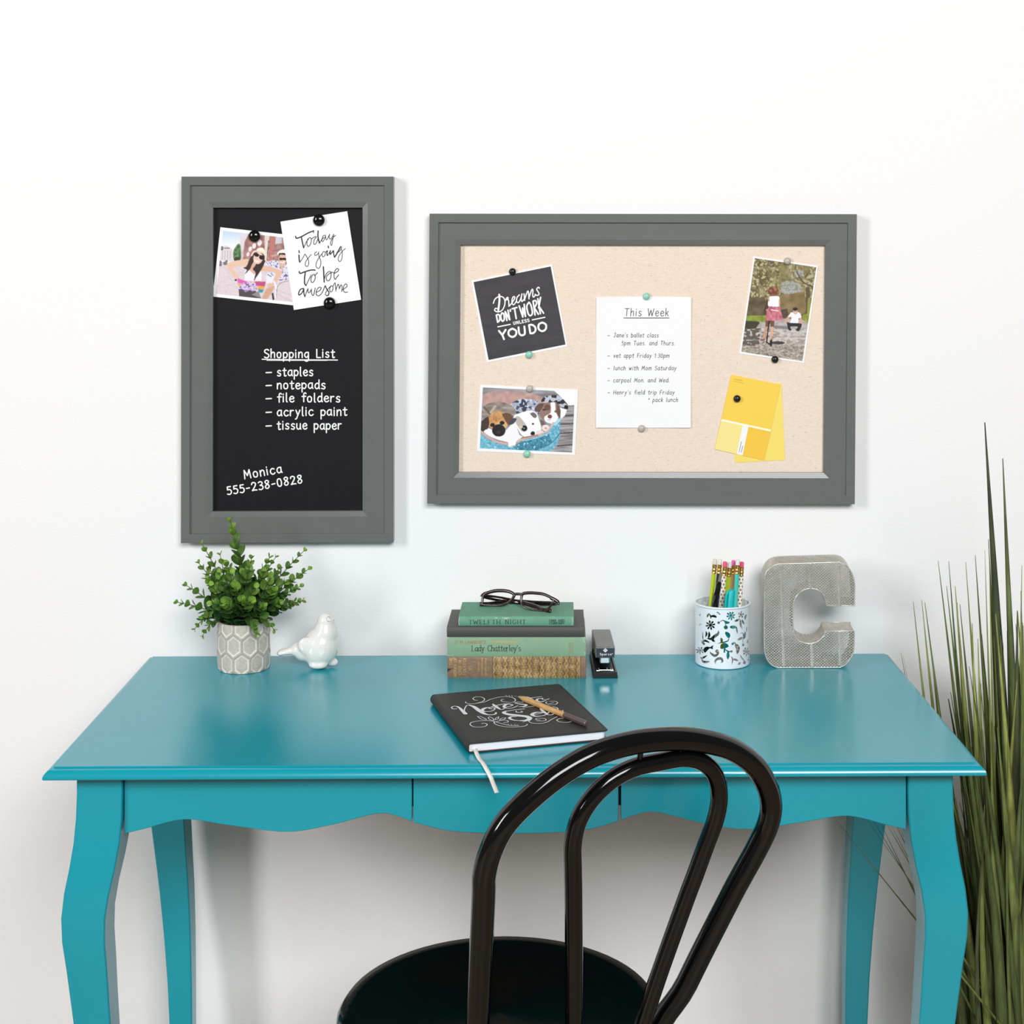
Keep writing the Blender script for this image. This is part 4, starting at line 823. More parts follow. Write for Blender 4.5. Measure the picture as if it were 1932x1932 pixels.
# ------------------------------------------------------------------ pencil cup
CXc, CDc, CR, CH = P(1363, 0, 2.442).x, 2.442, .0415, .0925
cup = thing('pencil_cup', (CXc, CDc-CAMD, ZT), 'white metal pencil cup with cut out flowers and leaves', 'pencil cup')
M_cup = mat('white_enamel', (236, 241, 246), .3, spec=.5)
NA, NZ = 720, 256
ii = (np.arange(NA)+.5)/NA*2*np.pi; jj = (np.arange(NZ)+.5)/NZ
TH, VV = np.meshgrid(ii, jj)              # angle 0 faces the camera, + to the right
th = (TH+np.pi/2) % np.pi-np.pi/2         # back half repeats the front half
SX = 752+618*np.sin(th); f_ = VV; SY = (1745-1370*f_)-(180-55*f_)*(1-np.cos(th))
hole = np.zeros(SX.shape, bool)
def h_leaf(spec_, wd, round_=False):
    global hole
    p = cr1(nums(spec_), 5); n = len(p)
    for i in range(n-1):
        (x0, y0), (x1, y1) = p[i], p[i+1]; L_ = (x1-x0)**2+(y1-y0)**2 or 1
        t_ = np.clip(((SX-x0)*(x1-x0)+(SY-y0)*(y1-y0))/L_, 0, 1); g = (i+t_)/(n-1)
        ww = wd*1.14/2*(np.sin(np.pi*np.clip(g, 0.02, .98))**.8 if not round_ else 1)
        hole |= (SX-x0-t_*(x1-x0))**2+(SY-y0-t_*(y1-y0))**2 < np.maximum(ww, 4)**2
def h_dot(x, y, r): 
    global hole; hole |= (SX-x)**2+(SY-y)**2 < r*r
def h_flower(x, y, r, n, ph=.2):
    global hole
    a = np.arctan2(SY-y, SX-x); rr = np.hypot(SX-x, SY-y); hole |= rr < r*(.40+.60*np.abs(np.cos(n*(a+ph)/2))**.8)*np.where(np.abs(np.cos(n*(a+ph)/2)) > .45, 1, .5)
for a in ((880, 535, 105, 8), (425, 750, 110, 8), (1265, 1350, 105, 7), (212, 1320, 85, 7), (1325, 1130, 62, 6), (1125, 515, 80, 5)): h_flower(*a)
for s_, wd in (('550 415 590 470 645 510', 36), ('380 470 430 550 430 610', 26), ('430 550 500 545 565 572', 50), ('350 580 385 490', 40), ('600 695 700 640 750 690 765 790', 20), ('740 655 790 690 850 690', 55), ('860 790 930 795 1000 790', 66), ('1000 780 1020 850 1035 950', 38), ('965 660 1030 640 1100 610', 48), ('1100 620 1115 740 1155 840', 50), ('1140 630 1170 680 1205 730', 48), ('1225 640 1240 560 1270 520', 55),
    ('600 870 590 940 520 1000 440 1060 345 1050', 60), ('395 900 400 980 380 1050', 45), ('440 1060 480 1090 520 1125', 50), ('320 1020 340 950 330 890', 40), ('260 1150 300 1100 410 1145', 44), ('240 1090 270 1150 300 1190', 50), ('270 1080 262 1000 265 900', 30), ('760 910 815 970 830 1030', 84), ('830 1020 825 1080 780 1120 640 1150 580 1175', 26), ('655 1035 670 1090 665 1140', 50), ('305 1365 330 1290 400 1255', 80), ('380 1260 440 1255 485 1210', 36), ('440 1255 480 1290', 30),
    ('410 1350 450 1400 520 1440 585 1400 600 1335', 52), ('660 1270 720 1215 820 1225', 110), ('745 1250 730 1360', 38), ('740 1290 820 1345 890 1345', 28), ('815 1345 815 1430 812 1520', 62), ('920 1170 960 1150 1010 1190', 26), ('980 1180 1050 1270 1030 1400', 90), ('1100 940 1160 930 1190 1000 1170 1080 1175 1200', 30), ('1200 1070 1225 980 1225 900', 55), ('1030 1085 1100 1060 1160 1030', 50), ('1280 780 1275 850 1272 910', 32),
    ('210 1480 260 1490 355 1430', 40), ('240 1490 270 1570 340 1580 415 1570', 48), ('540 1640 530 1560 590 1510 660 1510 690 1570 650 1600', 52), ('885 1460 920 1520 905 1640', 28), ('920 1525 990 1530 1055 1560', 44), ('1100 1420 1150 1500 1220 1560', 30), ('1200 1550 1222 1640', 76), ('1050 1640 1120 1590', 50), ('1345 1450 1330 1540', 38), ('1290 1530 1365 1535', 34), ('200 560 215 500', 26), ('190 760 240 720', 24)): h_leaf(s_, wd)
for x, y, r in ((600, 695, 29), (765, 800, 46), (570, 1340, 40), (895, 1345, 26), (922, 1172, 30), (1180, 1195, 36), (732, 1355, 20)): h_dot(x, y, r)
hole[:9] = False; hole[-15:] = False
mb = MB()
mb.v = [(CXc+CR*math.sin(2*math.pi*i/NA), CDc-CAMD-CR*math.cos(2*math.pi*i/NA), ZT+.0012+(CH-.0012)*j/NZ) for j in range(NZ+1) for i in range(NA)]
mb.f = [(j*NA+i, j*NA+(i+1) % NA, (j+1)*NA+(i+1) % NA, (j+1)*NA+i) for j in range(NZ) for i in range(NA) if not hole[j, i]]
mb.m = [0]*len(mb.f)
ob = obj('cup_wall', mb, M_cup, cup, smooth=60, recalc=False)
so = ob.modifiers.new('sheet', 'SOLIDIFY'); so.thickness = .0007; so.offset = -1
mb = MB(); cc = Vector((CXc, CDc-CAMD, ZT))
mb.tube([cc+Vector((CR*math.cos(a)*1.012, CR*math.sin(a)*1.012, CH)) for a in [2*math.pi*i/90 for i in range(90)]], .0016, 8, closed=True); obj('rim', mb, M_cup, cup, smooth=180)
mb = MB(); mb.lathe([(.0001, .0006), (CR*.985, .0006), (CR, .0014), (CR, .0022), (CR*.97, .0026), (.0001, .0026)], cc, 'Z', 80); obj('bottom', mb, M_cup, cup, smooth=30)

# pencils and pens in the cup
M_ferr = mat('brass_ferrule', (226, 178, 104), .22, metal=1); M_pv = mat('painted_pencil', (255, 255, 255), .3, vcol=True, spec=.5)
def pencil(top, rim, d_top, d_bot, col, er, label, name='pencil', dots=False, pal=None):
    tx, ty = top; rx, ry = rim; a = P(tx, ty, d_top); dxdy = (rx-tx)/(ry-ty); bx = tx+dxdy*(1252-ty); b = P(bx, 1252, d_bot)
    b.z = ZT+.0045
    ax = (a-b); L_ = ax.length; ax.normalize(); r = .0036
    t = thing(name, b, label, 'pencil' if name == 'pencil' else 'pen', 'pencils and pens in the white cup')
    u = ax.cross(Vector((0, 1, 0))).normalized(); v = ax.cross(u)
    n = 48 if dots else 24; Ls = L_-.0215; M_ = 380 if dots else 40; rows = []; cols = []; base = lin(col)
    for j in range(M_+1):
        h = .012+(Ls-.012)*j/M_; row = []
        for i in range(n):
            th_ = 2*math.pi*i/n+.26; hexr = r*(math.cos(math.pi/6)/math.cos(((th_+math.pi/6) % (math.pi/3))-math.pi/6))**(.0 if dots else .8)
            row.append(b+ax*h+(u*math.cos(th_)+v*math.sin(th_))*hexr); k = base
            if dots:
                a_ = (th_/(2*math.pi)*4); c_ = h/.0105
                f1 = ((a_ % 1)-.5, (c_ % 1)-.5); f2 = (((a_+.5) % 1)-.5, ((c_+.5) % 1)-.5)
                if min(math.hypot(f1[0]*.0057, f1[1]*.0105), math.hypot(f2[0]*.0057, f2[1]*.0105)) < .0017: k = lin((164, 128, 62))
            cols.append(k)
        rows.append(row)
    mb = MB(); mb.loops(rows, cap0=False, cap1=True, col=cols)
    obj('shaft', mb, M_pv, t, smooth=40, recalc=True)
    mb = MB(); rr = []
    for h, s_ in ((.0005, .0004), (.004, .0014), (.012, .0036)): rr.append([b+ax*h+(u*math.cos(2*math.pi*i/n)+v*math.sin(2*math.pi*i/n))*s_ for i in range(n)])
    mb.loops(rr, cap0=True); obj('point', mb, mat('cedar', (206, 160, 112), .6), t, smooth=60)
    mb = MB(); rr = []
    for h, s_ in ((-.0003, .0037), (.0015, .0037), (.002, .0034), (.0035, .0034), (.004, .0038), (.0065, .0038), (.007, .0034), (.0085, .0034), (.009, .0037), (.0135, .0037)): rr.append([b+ax*(Ls+h)+(u*math.cos(2*math.pi*i/n)+v*math.sin(2*math.pi*i/n))*s_ for i in range(n)])
    mb.loops(rr, cap0=True, cap1=True); obj('ferrule', mb, M_ferr, t, smooth=40)
    mb = MB(); rr = []
    for h, s_ in ((.0136, .0034), (.0195, .0034), (.021, .0030), (.0215, .002)): rr.append([b+ax*(Ls+h)+(u*math.cos(2*math.pi*i/n)+v*math.sin(2*math.pi*i/n))*s_ for i in range(n)])
    mb.loops(rr, cap0=True, cap1=True); obj('eraser', mb, mat('eraser_%d_%d_%d' % er, er, .7), t, smooth=50)
LIME, TEALP = (186, 204, 30), (78, 206, 190)
pencil((1349.5, 1055), (1340.5, 1148), 2.442, 2.436, LIME, (228, 214, 206), 'lime green pencil leaning at the far left of the cup')
pencil((1359, 1055.5), (1350, 1148), 2.463, 2.458, (34, 34, 34), (236, 228, 222), 'black pencil with a white eraser right of the far left lime one')
pencil((1368.3, 1059.5), (1361.5, 1148), 2.447, 2.444, (246, 244, 244), (236, 92, 124), 'left one of two white pencils with gold dots and pink erasers', dots=True)
pencil((1377, 1061), (1369, 1148), 2.452, 2.450, LIME, (230, 226, 226), 'lime green pencil standing behind the teal pen')
pencil((1384.3, 1057), (1378.5, 1148), 2.468, 2.464, (222, 168, 120), (240, 110, 190), 'natural wood pencil with a magenta eraser')
pencil((1392, 1056), (1386.5, 1148), 2.452, 2.447, TEALP, (232, 228, 224), 'turquoise pencil with a pale eraser between the wood and right dotted pencils')
pencil((1399.8, 1060), (1395, 1148), 2.457, 2.452, (246, 244, 244), (236, 92, 124), 'right one of two white pencils with gold dots and pink erasers', dots=True)
# teal pen with clip
M_pen_teal = mat('teal_pen_plastic', (0, 182, 186), .3, spec=.5)
def axis_of(top, rim, dt, db):
    tx, ty = top; rx, ry = rim; a = P(tx, ty, dt); bx = tx+(rx-tx)/(ry-ty)*(1250-ty); b = P(bx, 1250, db); b.z = ZT+.005; return a, b
a, b = axis_of((1380.5, 1112), (1377.5, 1148), 2.424, 2.420); ax = (a-b); L_ = ax.length; ax.normalize(); u = ax.cross(Vector((0, 1, 0))).normalized(); v = ax.cross(u)
tp = thing('pen', b, 'teal capped pen with a clip at the front of the cup', 'pen', 'pencils and pens in the white cup')
ring = lambda h, r_, n=20: [b+ax*h+(u*math.cos(2*math.pi*i/n)+v*math.sin(2*math.pi*i/n))*r_ for i in range(n)]
mb = MB(); mb.loops([ring(L_-.055, .0058), ring(L_-.003, .0058), ring(L_-.001, .005), ring(L_, .0035)], cap0=True, cap1=True); obj('cap', mb, M_pen_teal, tp, smooth=40)
mb = MB(); mb.loops([ring(0, .0006), ring(.008, .003), ring(.012, .0050), ring(L_-.0552, .0050)], cap0=True, cap1=True); obj('barrel', mb, M_pen_teal, tp, smooth=40)
sgn = -1 if u.x > 0 else 1; us = u*sgn; ft = v if v.y < 0 else -v
mb = MB(); pth = [b+ax*(L_-.002)+us*.003+ft*.003, b+ax*(L_-.005)+us*.0062+ft*.003, b+ax*(L_-.010)+us*.0075+ft*.0032, b+ax*(L_-.030)+us*.0078+ft*.0032, b+ax*(L_-.046)+us*.0074+ft*.0030]
mb.tube(pth, [.002, .0021, .002, .0018, .0016], 8, flat=.8); obj('clip', mb, M_pen_teal, tp, smooth=60)
# black pen
a, b = axis_of((1357.2, 1097), (1347.8, 1148), 2.430, 2.426); ax = (a-b); L_ = ax.length; ax.normalize(); u = ax.cross(Vector((0, 1, 0))).normalized(); v = ax.cross(u)
bp = thing('pen', b, 'glossy black twisted pen between the lime and the left dotted pencil', 'pen', 'pencils and pens in the white cup')
mb = MB(); mb.loops([[b+ax*(L_*h)+(u*math.cos(2*math.pi*i/6+h*4.0)+v*math.sin(2*math.pi*i/6+h*4.0))*r_ for i in range(6)] for h, r_ in [(0, .0008), (.06, .004)]+[(.06+.92*k/24, .0058-.002*max(0, (k/24-.6))*2.2) for k in range(1, 25)]+[(1, .0028)]], cap0=True, cap1=True)
obj('barrel', mb, mat('gloss_black_pen', (14, 14, 15), .12, spec=.6), bp, smooth=20)
mb = MB(); mb.tube([b+ax*(L_*.99), b+ax*(L_+.014)], [.0022, .0020], 10); obj('tip', mb, mat('grey_brown_plastic', (132, 118, 112), .4), bp, smooth=40)

# ------------------------------------------------------------------ wire mesh letter
k_ = 380/1932; zC = zz((1280, 1020), k_); DC = 2.4095
out_s = ['825 1000', '825 400', '829 350 850 300 900 255 958 232', '1540 215 1608 243 1655 305 1680 365 1690 420', '1692 632', '1422 632', '1405 560 1370 500 1300 470 1230 472 1160 510 1115 580 1100 680 1098 780 1110 890 1150 960 1220 992 1290 992 1350 965 1395 920 1405 875', '1690 875', '1685 1020 1673 1090 1642 1150 1597 1200 1550 1224', '950 1226 895 1202 852 1150 830 1080 825 1000']
poly = []
for s_ in out_s:
    pts = nums(s_)
    if len(pts) > 2: pts = [tuple(p) for p in cr1(pts, 4)]
    for p in pts:
        if not poly or math.hypot(p[0]-poly[-1][0], p[1]-poly[-1][1]) > 6: poly.append(tuple(p))
if math.hypot(poly[0][0]-poly[-1][0], poly[0][1]-poly[-1][1]) < 8: poly.pop()
F2 = []
for x, y in poly:
    p = P(*zC(x, y), DC); F2.append((p.x, p.z))
zmin = min(p[1] for p in F2); F2 = [(x, zv-zmin+ZT+.0012) for x, zv in F2]
YF = DC-CAMD; TD = .054; SH = .0035
lx, lz = (min(p[0] for p in F2)+max(p[0] for p in F2))/2, ZT
let = thing('metal_letter', (lx, YF+TD/2, ZT), 'large silver wire mesh letter C standing at the right end of the desk', 'letter')
M_zinc = mat('galvanised_wire', (218, 213, 204), .28, metal=.6, noise=(90, .10, (1, 1, 1)))
cw, ch = .00475, .00415
def clip_lines(mb, yv, sh, r):
    for sg in (-1, 1):
        sl = sg*ch/cw; nrmv = (-sl, 1.0)
        vals = [zv-sl*x for x, zv in F2]; kk = math.floor(min(vals)/ch)
        while kk*ch < max(vals):
            c0 = (kk+.5)*ch; hits = []
            for i in range(len(F2)):
                (x0, z0), (x1, z1) = F2[i], F2[(i+1) % len(F2)]; f0, f1 = z0-sl*x0-c0, z1-sl*x1-c0
                if (f0 > 0) != (f1 > 0): t_ = f0/(f0-f1); hits.append((x0+(x1-x0)*t_, z0+(z1-z0)*t_))
            hits.sort()
            for a_, b_ in zip(hits[0::2], hits[1::2]):
                n = max(2, int(abs(b_[0]-a_[0])/(cw/2)))
                pts = []
                for i in range(n+1):
                    x = a_[0]+(b_[0]-a_[0])*i/n; zv = a_[1]+(b_[1]-a_[1])*i/n
                    pts.append((x+sh, yv-.0005*abs(math.sin(math.pi*((x/cw)*1.0+.25*sg)))*1.2*(1 if yv < YF+.01 else -1), zv))
                mb.tube(pts, r, 4, cap=False, flat=.8, ref=(0, 1, 0))
            kk += 1
mb = MB(); clip_lines(mb, YF, 0, .00060); 
def inside(x, zv):
    r_ = False
    for i in range(len(F2)):
        (x0, z0), (x1, z1) = F2[i], F2[(i+1) % len(F2)]
        if (z0 > zv) != (z1 > zv) and x < (x1-x0)*(zv-z0)/(z1-z0)+x0: r_ = not r_
    return r_
sl = ch/cw; xs = [p[0] for p in F2]; zs = [p[1] for p in F2]
for i in range(math.floor(min(xs)/cw*2)-1, math.ceil(max(xs)/cw*2)+2):       # a raised dimple where two wires cross
    for j in range(math.floor(min(zs)/ch*2)-1, math.ceil(max(zs)/ch*2)+2):
        if (i+j) % 2 != 1: continue
        x, zv = i*cw/2, j*ch/2
        if inside(x-.0012, zv) and inside(x+.0012, zv) and inside(x, zv+.0012) and inside(x, zv-.0012):
            c_ = Vector((x, YF-.0006, zv)); r_ = .00125
            mb.add([c_+Vector(d_)*r_ for d_ in ((1, 0, 0), (0, 0, 1), (-1, 0, 0), (0, 0, -1), (0, -.9, 0), (0, .9, 0))], [(1, 0, 4), (2, 1, 4), (3, 2, 4), (0, 3, 4), (0, 1, 5), (1, 2, 5), (2, 3, 5), (3, 0, 5)])
obj('front_mesh', mb, M_zinc, let, smooth=180, recalc=False)
mb = MB(); clip_lines(mb, YF+TD, SH, .00050); obj('back_mesh', mb, M_zinc, let, smooth=180, recalc=False)
# side strip lattice
per = F2+[F2[0]]; cum = [0]
for (x0, z0), (x1, z1) in zip(per[:-1], per[1:]): cum.append(cum[-1]+math.hypot(x1-x0, z1-z0))
def side(s, f):
    s = s % cum[-1]; i = max(0, min(len(cum)-2, int(np.searchsorted(cum, s)-1))); t_ = (s-cum[i])/((cum[i+1]-cum[i]) or 1)
    x = per[i][0]+(per[i+1][0]-per[i][0])*t_; zv = per[i][1]+(per[i+1][1]-per[i][1])*t_; return Vector((x+SH*f, YF+TD*f, zv))
mb = MB(); n_s = int(cum[-1]/cw); stp = cum[-1]/n_s; nd = 12
for sg in (-1, 1):
    for q_ in range(n_s): mb.tube([side(q_*stp+sg*stp*i, i/nd) for i in range(nd+1)], .00058, 4, cap=False)
obj('side_mesh', mb, M_zinc, let, smooth=180, recalc=False)
mb = MB()
for f in (0, 1): mb.tube([side(s_, f) for s_ in cum[:-1]], .0009, 8, closed=True)
for x0, y0, x1, y1 in ((985, 245, 1010, 1212), (1265, 228, 1267, 470), (1276, 992, 1283, 1218), (1540, 240, 1545, 630), (1548, 878, 1550, 1205)):
    a_, b_ = P(*zC(x0, y0), DC), P(*zC(x1, y1), DC); dz = ZT+.0012-zmin; n = int((b_-a_).length/.0011)
    mb.tube([Vector((a_.x+(b_.x-a_.x)*i/n, YF-.0014, a_.z+(b_.z-a_.z)*i/n+dz)) for i in range(n+1)], [.0010+.0004*(i % 2) for i in range(n+1)], 8)
    for o2 in (-.0016, .0016): mb.tube([Vector((a_.x+o2, YF-.0006, a_.z+dz)), Vector((b_.x+o2, YF-.0006, b_.z+dz))], .0006, 6)
obj('edge_wire', mb, M_zinc, let, smooth=60)

# ------------------------------------------------------------------ notebook, ribbon, pencil
NZT = .774; th_ = math.radians(16.6); NW, NH, NT = .1885, .2225, .0134
fl = onz(882, 1423, ZT); Mn = Matrix.Translation((fl.x, fl.y, ZT+.0003)) @ Matrix.Rotation(th_, 4, 'Z')
nb = thing('notebook', Mn @ Vector((NW/2, NH/2, 0)), 'black hardcover notebook with white script lettering lying on the desk', 'notebook')
M_leather = mat('black_leatherette', (46, 43, 42), .5, bump=(900, .35, .0006), spec=.3); M_pg = mat('white_pages', (244, 243, 248), .7, noise=(200, .05, (.2, .2, 10)))
def rr_poly(x0, x1, y0, y1, r):
    pts = [(x0, y0)]
    for cx_, cy_, a0 in ((x1-r, y0+r, -90), (x1-r, y1-r, 0)):
        for i in range(7): a_ = math.radians(a0+15*i); pts.append((cx_+r*math.cos(a_), cy_+r*math.sin(a_)))
    return pts+[(x0, y1)]
mb = MB()
for z0, z1 in ((0, .0016), (NT-.0016, NT)):
    p = rr_poly(.005, NW, 0, NH, .006); mb.prism([(x, y, z0) for x, y in p], [(x, y, z1) for x, y in p])
N = 10; ro, ri = NT/2, NT/2-.0016
arc = [(.0052-ro*math.sin(math.pi*i/N)*.85, NT/2-ro*math.cos(math.pi*i/N)) for i in range(N+1)]+[(.0052-ri*math.sin(math.pi*i/N)*.85, NT/2-ri*math.cos(math.pi*i/N)) for i in range(N, -1, -1)]
mb.prism([(x, 0, zv) for x, zv in arc], [(x, NH, zv) for x, zv in arc])
obj('cover', mb.xform(Mn), M_leather, nb, smooth=35, bevel=.0005)
p = rr_poly(.003, NW-.0035, .003, NH-.003, .005); mb = MB(); mb.prism([(x, y, .0017) for x, y in p], [(x, y, NT-.0017) for x, y in p]); obj('pages', mb.xform(Mn), M_pg, nb, smooth=35)
ZN = ZT+.0003+NT
def n2(px, py): v = onz(px, py, ZN); return (v.x, v.y)
mpn_ = lambda x, y: Vector((x, y, ZN+.00018))
k_ = .13458; zn = zz((840, 1290), k_)
def nst(mb, spec_, wd, prof=None, n=6):
    for s_ in spec_.split('|'):
        for seg in cr([n2(*zn(*p)) for p in nums(s_)], n): ribbon(mb, seg, wd, mpn_, prof)
hump = lambda t_: .3+.7*math.sin(math.pi*t_)
mb = MB()
nst(mb, '285 255 300 275 400 282 520 252 550 215 510 190 440 185 390 205 410 230 452 235|400 282 540 260 640 220 760 190 880 185 960 205 985 235 950 260 880 262 800 250 785 230 820 220|690 530 600 520 460 525 370 545 350 575 400 605 500 610 570 595 585 570 545 555 510 560|690 530 690 560 760 590 900 610 1050 605 1130 590 1150 570|700 540 800 515 870 520 880 540 820 548|710 540 820 570 920 590 1030 592|1430 255 1410 270 1440 285 1520 270|1460 250 1540 250 1575 270 1540 295 1440 300|1330 515 1270 505 1290 490 1380 490 1415 510 1380 525 1280 525|1090 540 1200 512 1170 530 1220 555 1330 560 1420 545 1500 500 1570 465|1565 510 1600 490 1680 482|1560 510 1600 535 1700 545 1770 530|1090 335 1250 315', .0013)
nst(mb, '450 460 500 465 580 505 510 500 450 460|620 465 670 490 675 520 625 505 605 480 620 465|750 465 710 485 700 510 740 495 750 465|850 480 800 485 760 510 820 505 850 480', .0011)
nst(mb, '845 165 870 180|890 165 905 182|930 168 945 185|970 180 1000 180|875 565 890 574|920 570 936 580|970 570 986 582|1005 575 1018 582', .0022, hump)
nst(mb, '165 352 115 357 88 335 130 316 190 325', .0017); nst(mb, '160 320 200 340 240 380 285 425', .0060, lambda t_: .35+.65*t_); nst(mb, '285 425 268 370 300 310 350 300', .0016)
nst(mb, '330 302 400 325 470 375 540 420 600 440', .0068, hump); nst(mb, '560 432 640 440 700 430 712 408', .0026)
nst(mb, '640 336 560 345 518 375 560 395', .0050, hump); nst(mb, '560 395 640 390 690 365 690 345 640 338 615 350 655 357', .0019)
nst(mb, '665 285 715 325 770 360', .0050, hump); nst(mb, '770 362 800 362 835 345', .0018); nst(mb, '650 325 760 298 840 283', .0020)
nst(mb, '950 300 880 285 830 310 830 335 880 350', .0042, hump); nst(mb, '835 332 920 315 952 298|880 350 950 340 1015 312', .0018)
nst(mb, '975 275 1050 288 1135 298 1100 322 1030 322', .0040, hump); nst(mb, '1090 262 1010 262 975 275', .0018)
nst(mb, '1140 185 1190 210 1240 235', .0046, hump); nst(mb, '1200 202 1350 186|1370 205 1360 222 1420 228 1455 214', .0016); nst(mb, '1370 206 1300 213 1285 238 1340 255 1415 235', .0036, hump)
nst(mb, '1110 355 970 368 850 390', .0018); nst(mb, '860 385 820 405 880 430 1000 445 1140 462 1185 490 1130 515 1040 520', .0078, lambda t_: .3+.7*math.sin(math.pi*t_)**.8); nst(mb, '1040 520 950 510 900 485 930 465 1000 465', .0040, hump); nst(mb, '995 385 1000 402 1060 405 1082 395 1060 388', .0017)
nst(mb, '1370 402 1270 405 1215 435 1270 460 1370 452', .0048, hump); nst(mb, '1220 438 1330 420 1380 402|1370 452 1430 425 1500 350', .0018); nst(mb, '1330 350 1380 395 1440 440', .0046, hump); nst(mb, '1440 440 1490 440 1530 420|1510 325 1570 345 1575 372 1520 385|1650 375 1640 395', .0018)
obj('cover_lettering', mb, mat('silver_white_print', (226, 228, 232), .5), nb, smooth=0, recalc=False, label='white script lettering with flourishes')
mb = MB(); mpl = lambda x, y: Mn @ Vector((x, y, NT+.00012))
for x0, y0, x1, y1 in ((.012, .0022, NW-.008, .0022), (NW-.0022, .008, NW-.0022, NH-.008)):
    n = 70
    for i in range(n):
        a_ = (x0+(x1-x0)*(i+.1)/n, y0+(y1-y0)*(i+.1)/n); b_ = (x0+(x1-x0)*(i+.75)/n, y0+(y1-y0)*(i+.75)/n); ribbon(mb, [a_, b_], .0006, mpl)
obj('stitching', mb, mat('black_thread', (24, 23, 24), .6), nb, smooth=0, recalc=False)
# bookmark ribbon (part of the notebook)
rp = [Mn @ Vector((.0105, .010, .0060)), onz(903, 1430, ZT+.0014), onz(911, 1440, ZT+.0012)]
lipd = 1.9545
rp += [P(918, 1452, lipd+.006), P(925.5, 1466, lipd-.001), P(931, 1480, lipd-.002), P(937.5, 1496, lipd-.003)]
pts = [Vector(p) for p in cr1([tuple(p) for p in rp], 6)]
mb = MB(); wv = Vector((.0026, .0007, .0002)); vs = []
for p in pts: vs += [p-wv, p+wv]
mb.add(vs, [(2*i, 2*i+1, 2*i+3, 2*i+2) for i in range(len(pts)-1)])
ob = obj('bookmark_ribbon', mb, mat('ivory_ribbon', (232, 230, 222), .6, bump=(1500, .4, .0003)), nb, smooth=60, recalc=False, label='ivory ribbon bookmark hanging over the desk edge'); so = ob.modifiers.new('cloth', 'SOLIDIFY'); so.thickness = .0004
# brown pencil on the notebook
zr = ZN+.0042; a = onz(976, 1313.5, zr-.0012); b = onz(1106.5, 1365.5, zr); ax = b-a; L_ = ax.length; ax.normalize(); u = Vector((-ax.y, ax.x, 0)).normalized(); v = ax.cross(u)
wp = thing('pencil', a+ax*(L_/2), 'natural wood pencil with a dark brown end lying on the notebook', 'pencil')
ring = lambda h, r_, n=12: [a+ax*h+(u*math.cos(2*math.pi*(i+.5)/n)+v*math.sin(2*math.pi*(i+.5)/n))*r_*(1 if i % 2 else .95) for i in range(n)]
mb = MB(); mb.loops([ring(.016, .0038), ring(L_*.70, .0038)], cap0=True, cap1=True); obj('shaft', mb, mat('natural_pencil_wood', (206, 162, 104), .5, noise=(60, .12, (1, 1, 1))), wp, smooth=20)
mb = MB(); mb.loops([ring(0.002, .0006), ring(.016, .0037)], cap0=True, cap1=True); obj('sharpened_point', mb, mat('bare_wood', (196, 164, 124), .7), wp, smooth=40)
mb = MB(); mb.loops([ring(L_*.70, .0040), ring(L_-.003, .0040), ring(L_-.0008, .0036), ring(L_, .0026)], cap0=True, cap1=True); obj('dipped_end', mb, mat('brown_lacquer', (92, 74, 74), .35), wp, smooth=25, label='dark brown dipped end')
mb = MB(); mb.loops([ring(-.0005, .0002), ring(.0025, .0007)], cap0=True, cap1=True); obj('lead', mb, mat('graphite', (90, 88, 90), .4), wp, smooth=0)

# ------------------------------------------------------------------ bentwood chair
M_chair = mat('gloss_black_lacquer', (9, 8, 8), .09, spec=.5)
AL, LA, D0 = math.radians(26), math.radians(14), 1.75
H_ = Vector((math.cos(AL), math.sin(AL), 0)); BK = Vector((math.sin(AL), -math.cos(AL), 0)); UP = Vector((0, 0, math.cos(LA)))+BK*math.sin(LA); NR = H_.cross(UP)
P0 = P(1290, 1392, D0)
def hp(px, py):
    r = Vector(((px-CX)/F, 1, -(py-CY)/F)); c = Vector((0, -CAMD, CAMZ)); return c+r*((P0-c).dot(NR)/r.dot(NR))
outer = [(912, 1700), (914, 1650), (928, 1600), (955, 1552), (1003, 1503), (1060, 1458), (1122, 1423), (1190, 1402), (1258, 1394), (1320, 1397), (1376, 1412), (1420, 1441), (1446, 1480), (1455, 1520), (1447, 1560), (1425, 1606), (1399, 1653), (1374, 1700)]
inner = [(1082, 1700), (1081, 1640), (1081, 1592), (1092, 1546), (1119, 1503), (1158, 1468), (1200, 1447), (1245, 1437), (1290, 1430), (1325, 1438), (1349, 1462), (1357, 1500), (1350, 1545), (1331, 1597), (1311, 1652), (1293, 1700)]
def stc(p): q_ = p-P0; return q_.dot(H_), q_.dot(UP)
def pst(s_, t_): return P0+H_*s_+UP*t_
ZS = .455; TS = (ZS-P0.z)/UP.z
OS = [stc(hp(*p)) for p in outer]; IS = [stc(hp(*p)) for p in inner]
def axis_mid(S):
    k = max(range(len(S)), key=lambda i: S[i][1]); L_, R_ = S[:k+1], S[k:][::-1]; m_ = []
    for t_ in np.linspace(max(S[0][1], S[-1][1])+.01, S[k][1]-.04, 12):
        m_.append((np.interp(t_, [p[1] for p in L_], [p[0] for p in L_])+np.interp(t_, [p[1] for p in R_], [p[0] for p in R_]))/2)
    return float(np.mean(m_))
S0 = axis_mid(OS)
def foot(S, i, j):            # run straight on from the traced end, down to seat height
    (s0_, t0_), (s1_, t1_) = S[j], S[i]; sl = (s1_-s0_)/(t1_-t0_); tm = (t1_+TS)/2
    return pst(s1_+sl*(tm-t1_)*.92, tm), pst(s1_+sl*(TS-t1_)*.84, TS)
l1, l2 = foot(OS, 0, 1); r1, r2 = foot(OS, -1, -2)
ms = (l2+r2)/2; SC = ms-BK*.180; SC.z = ZS
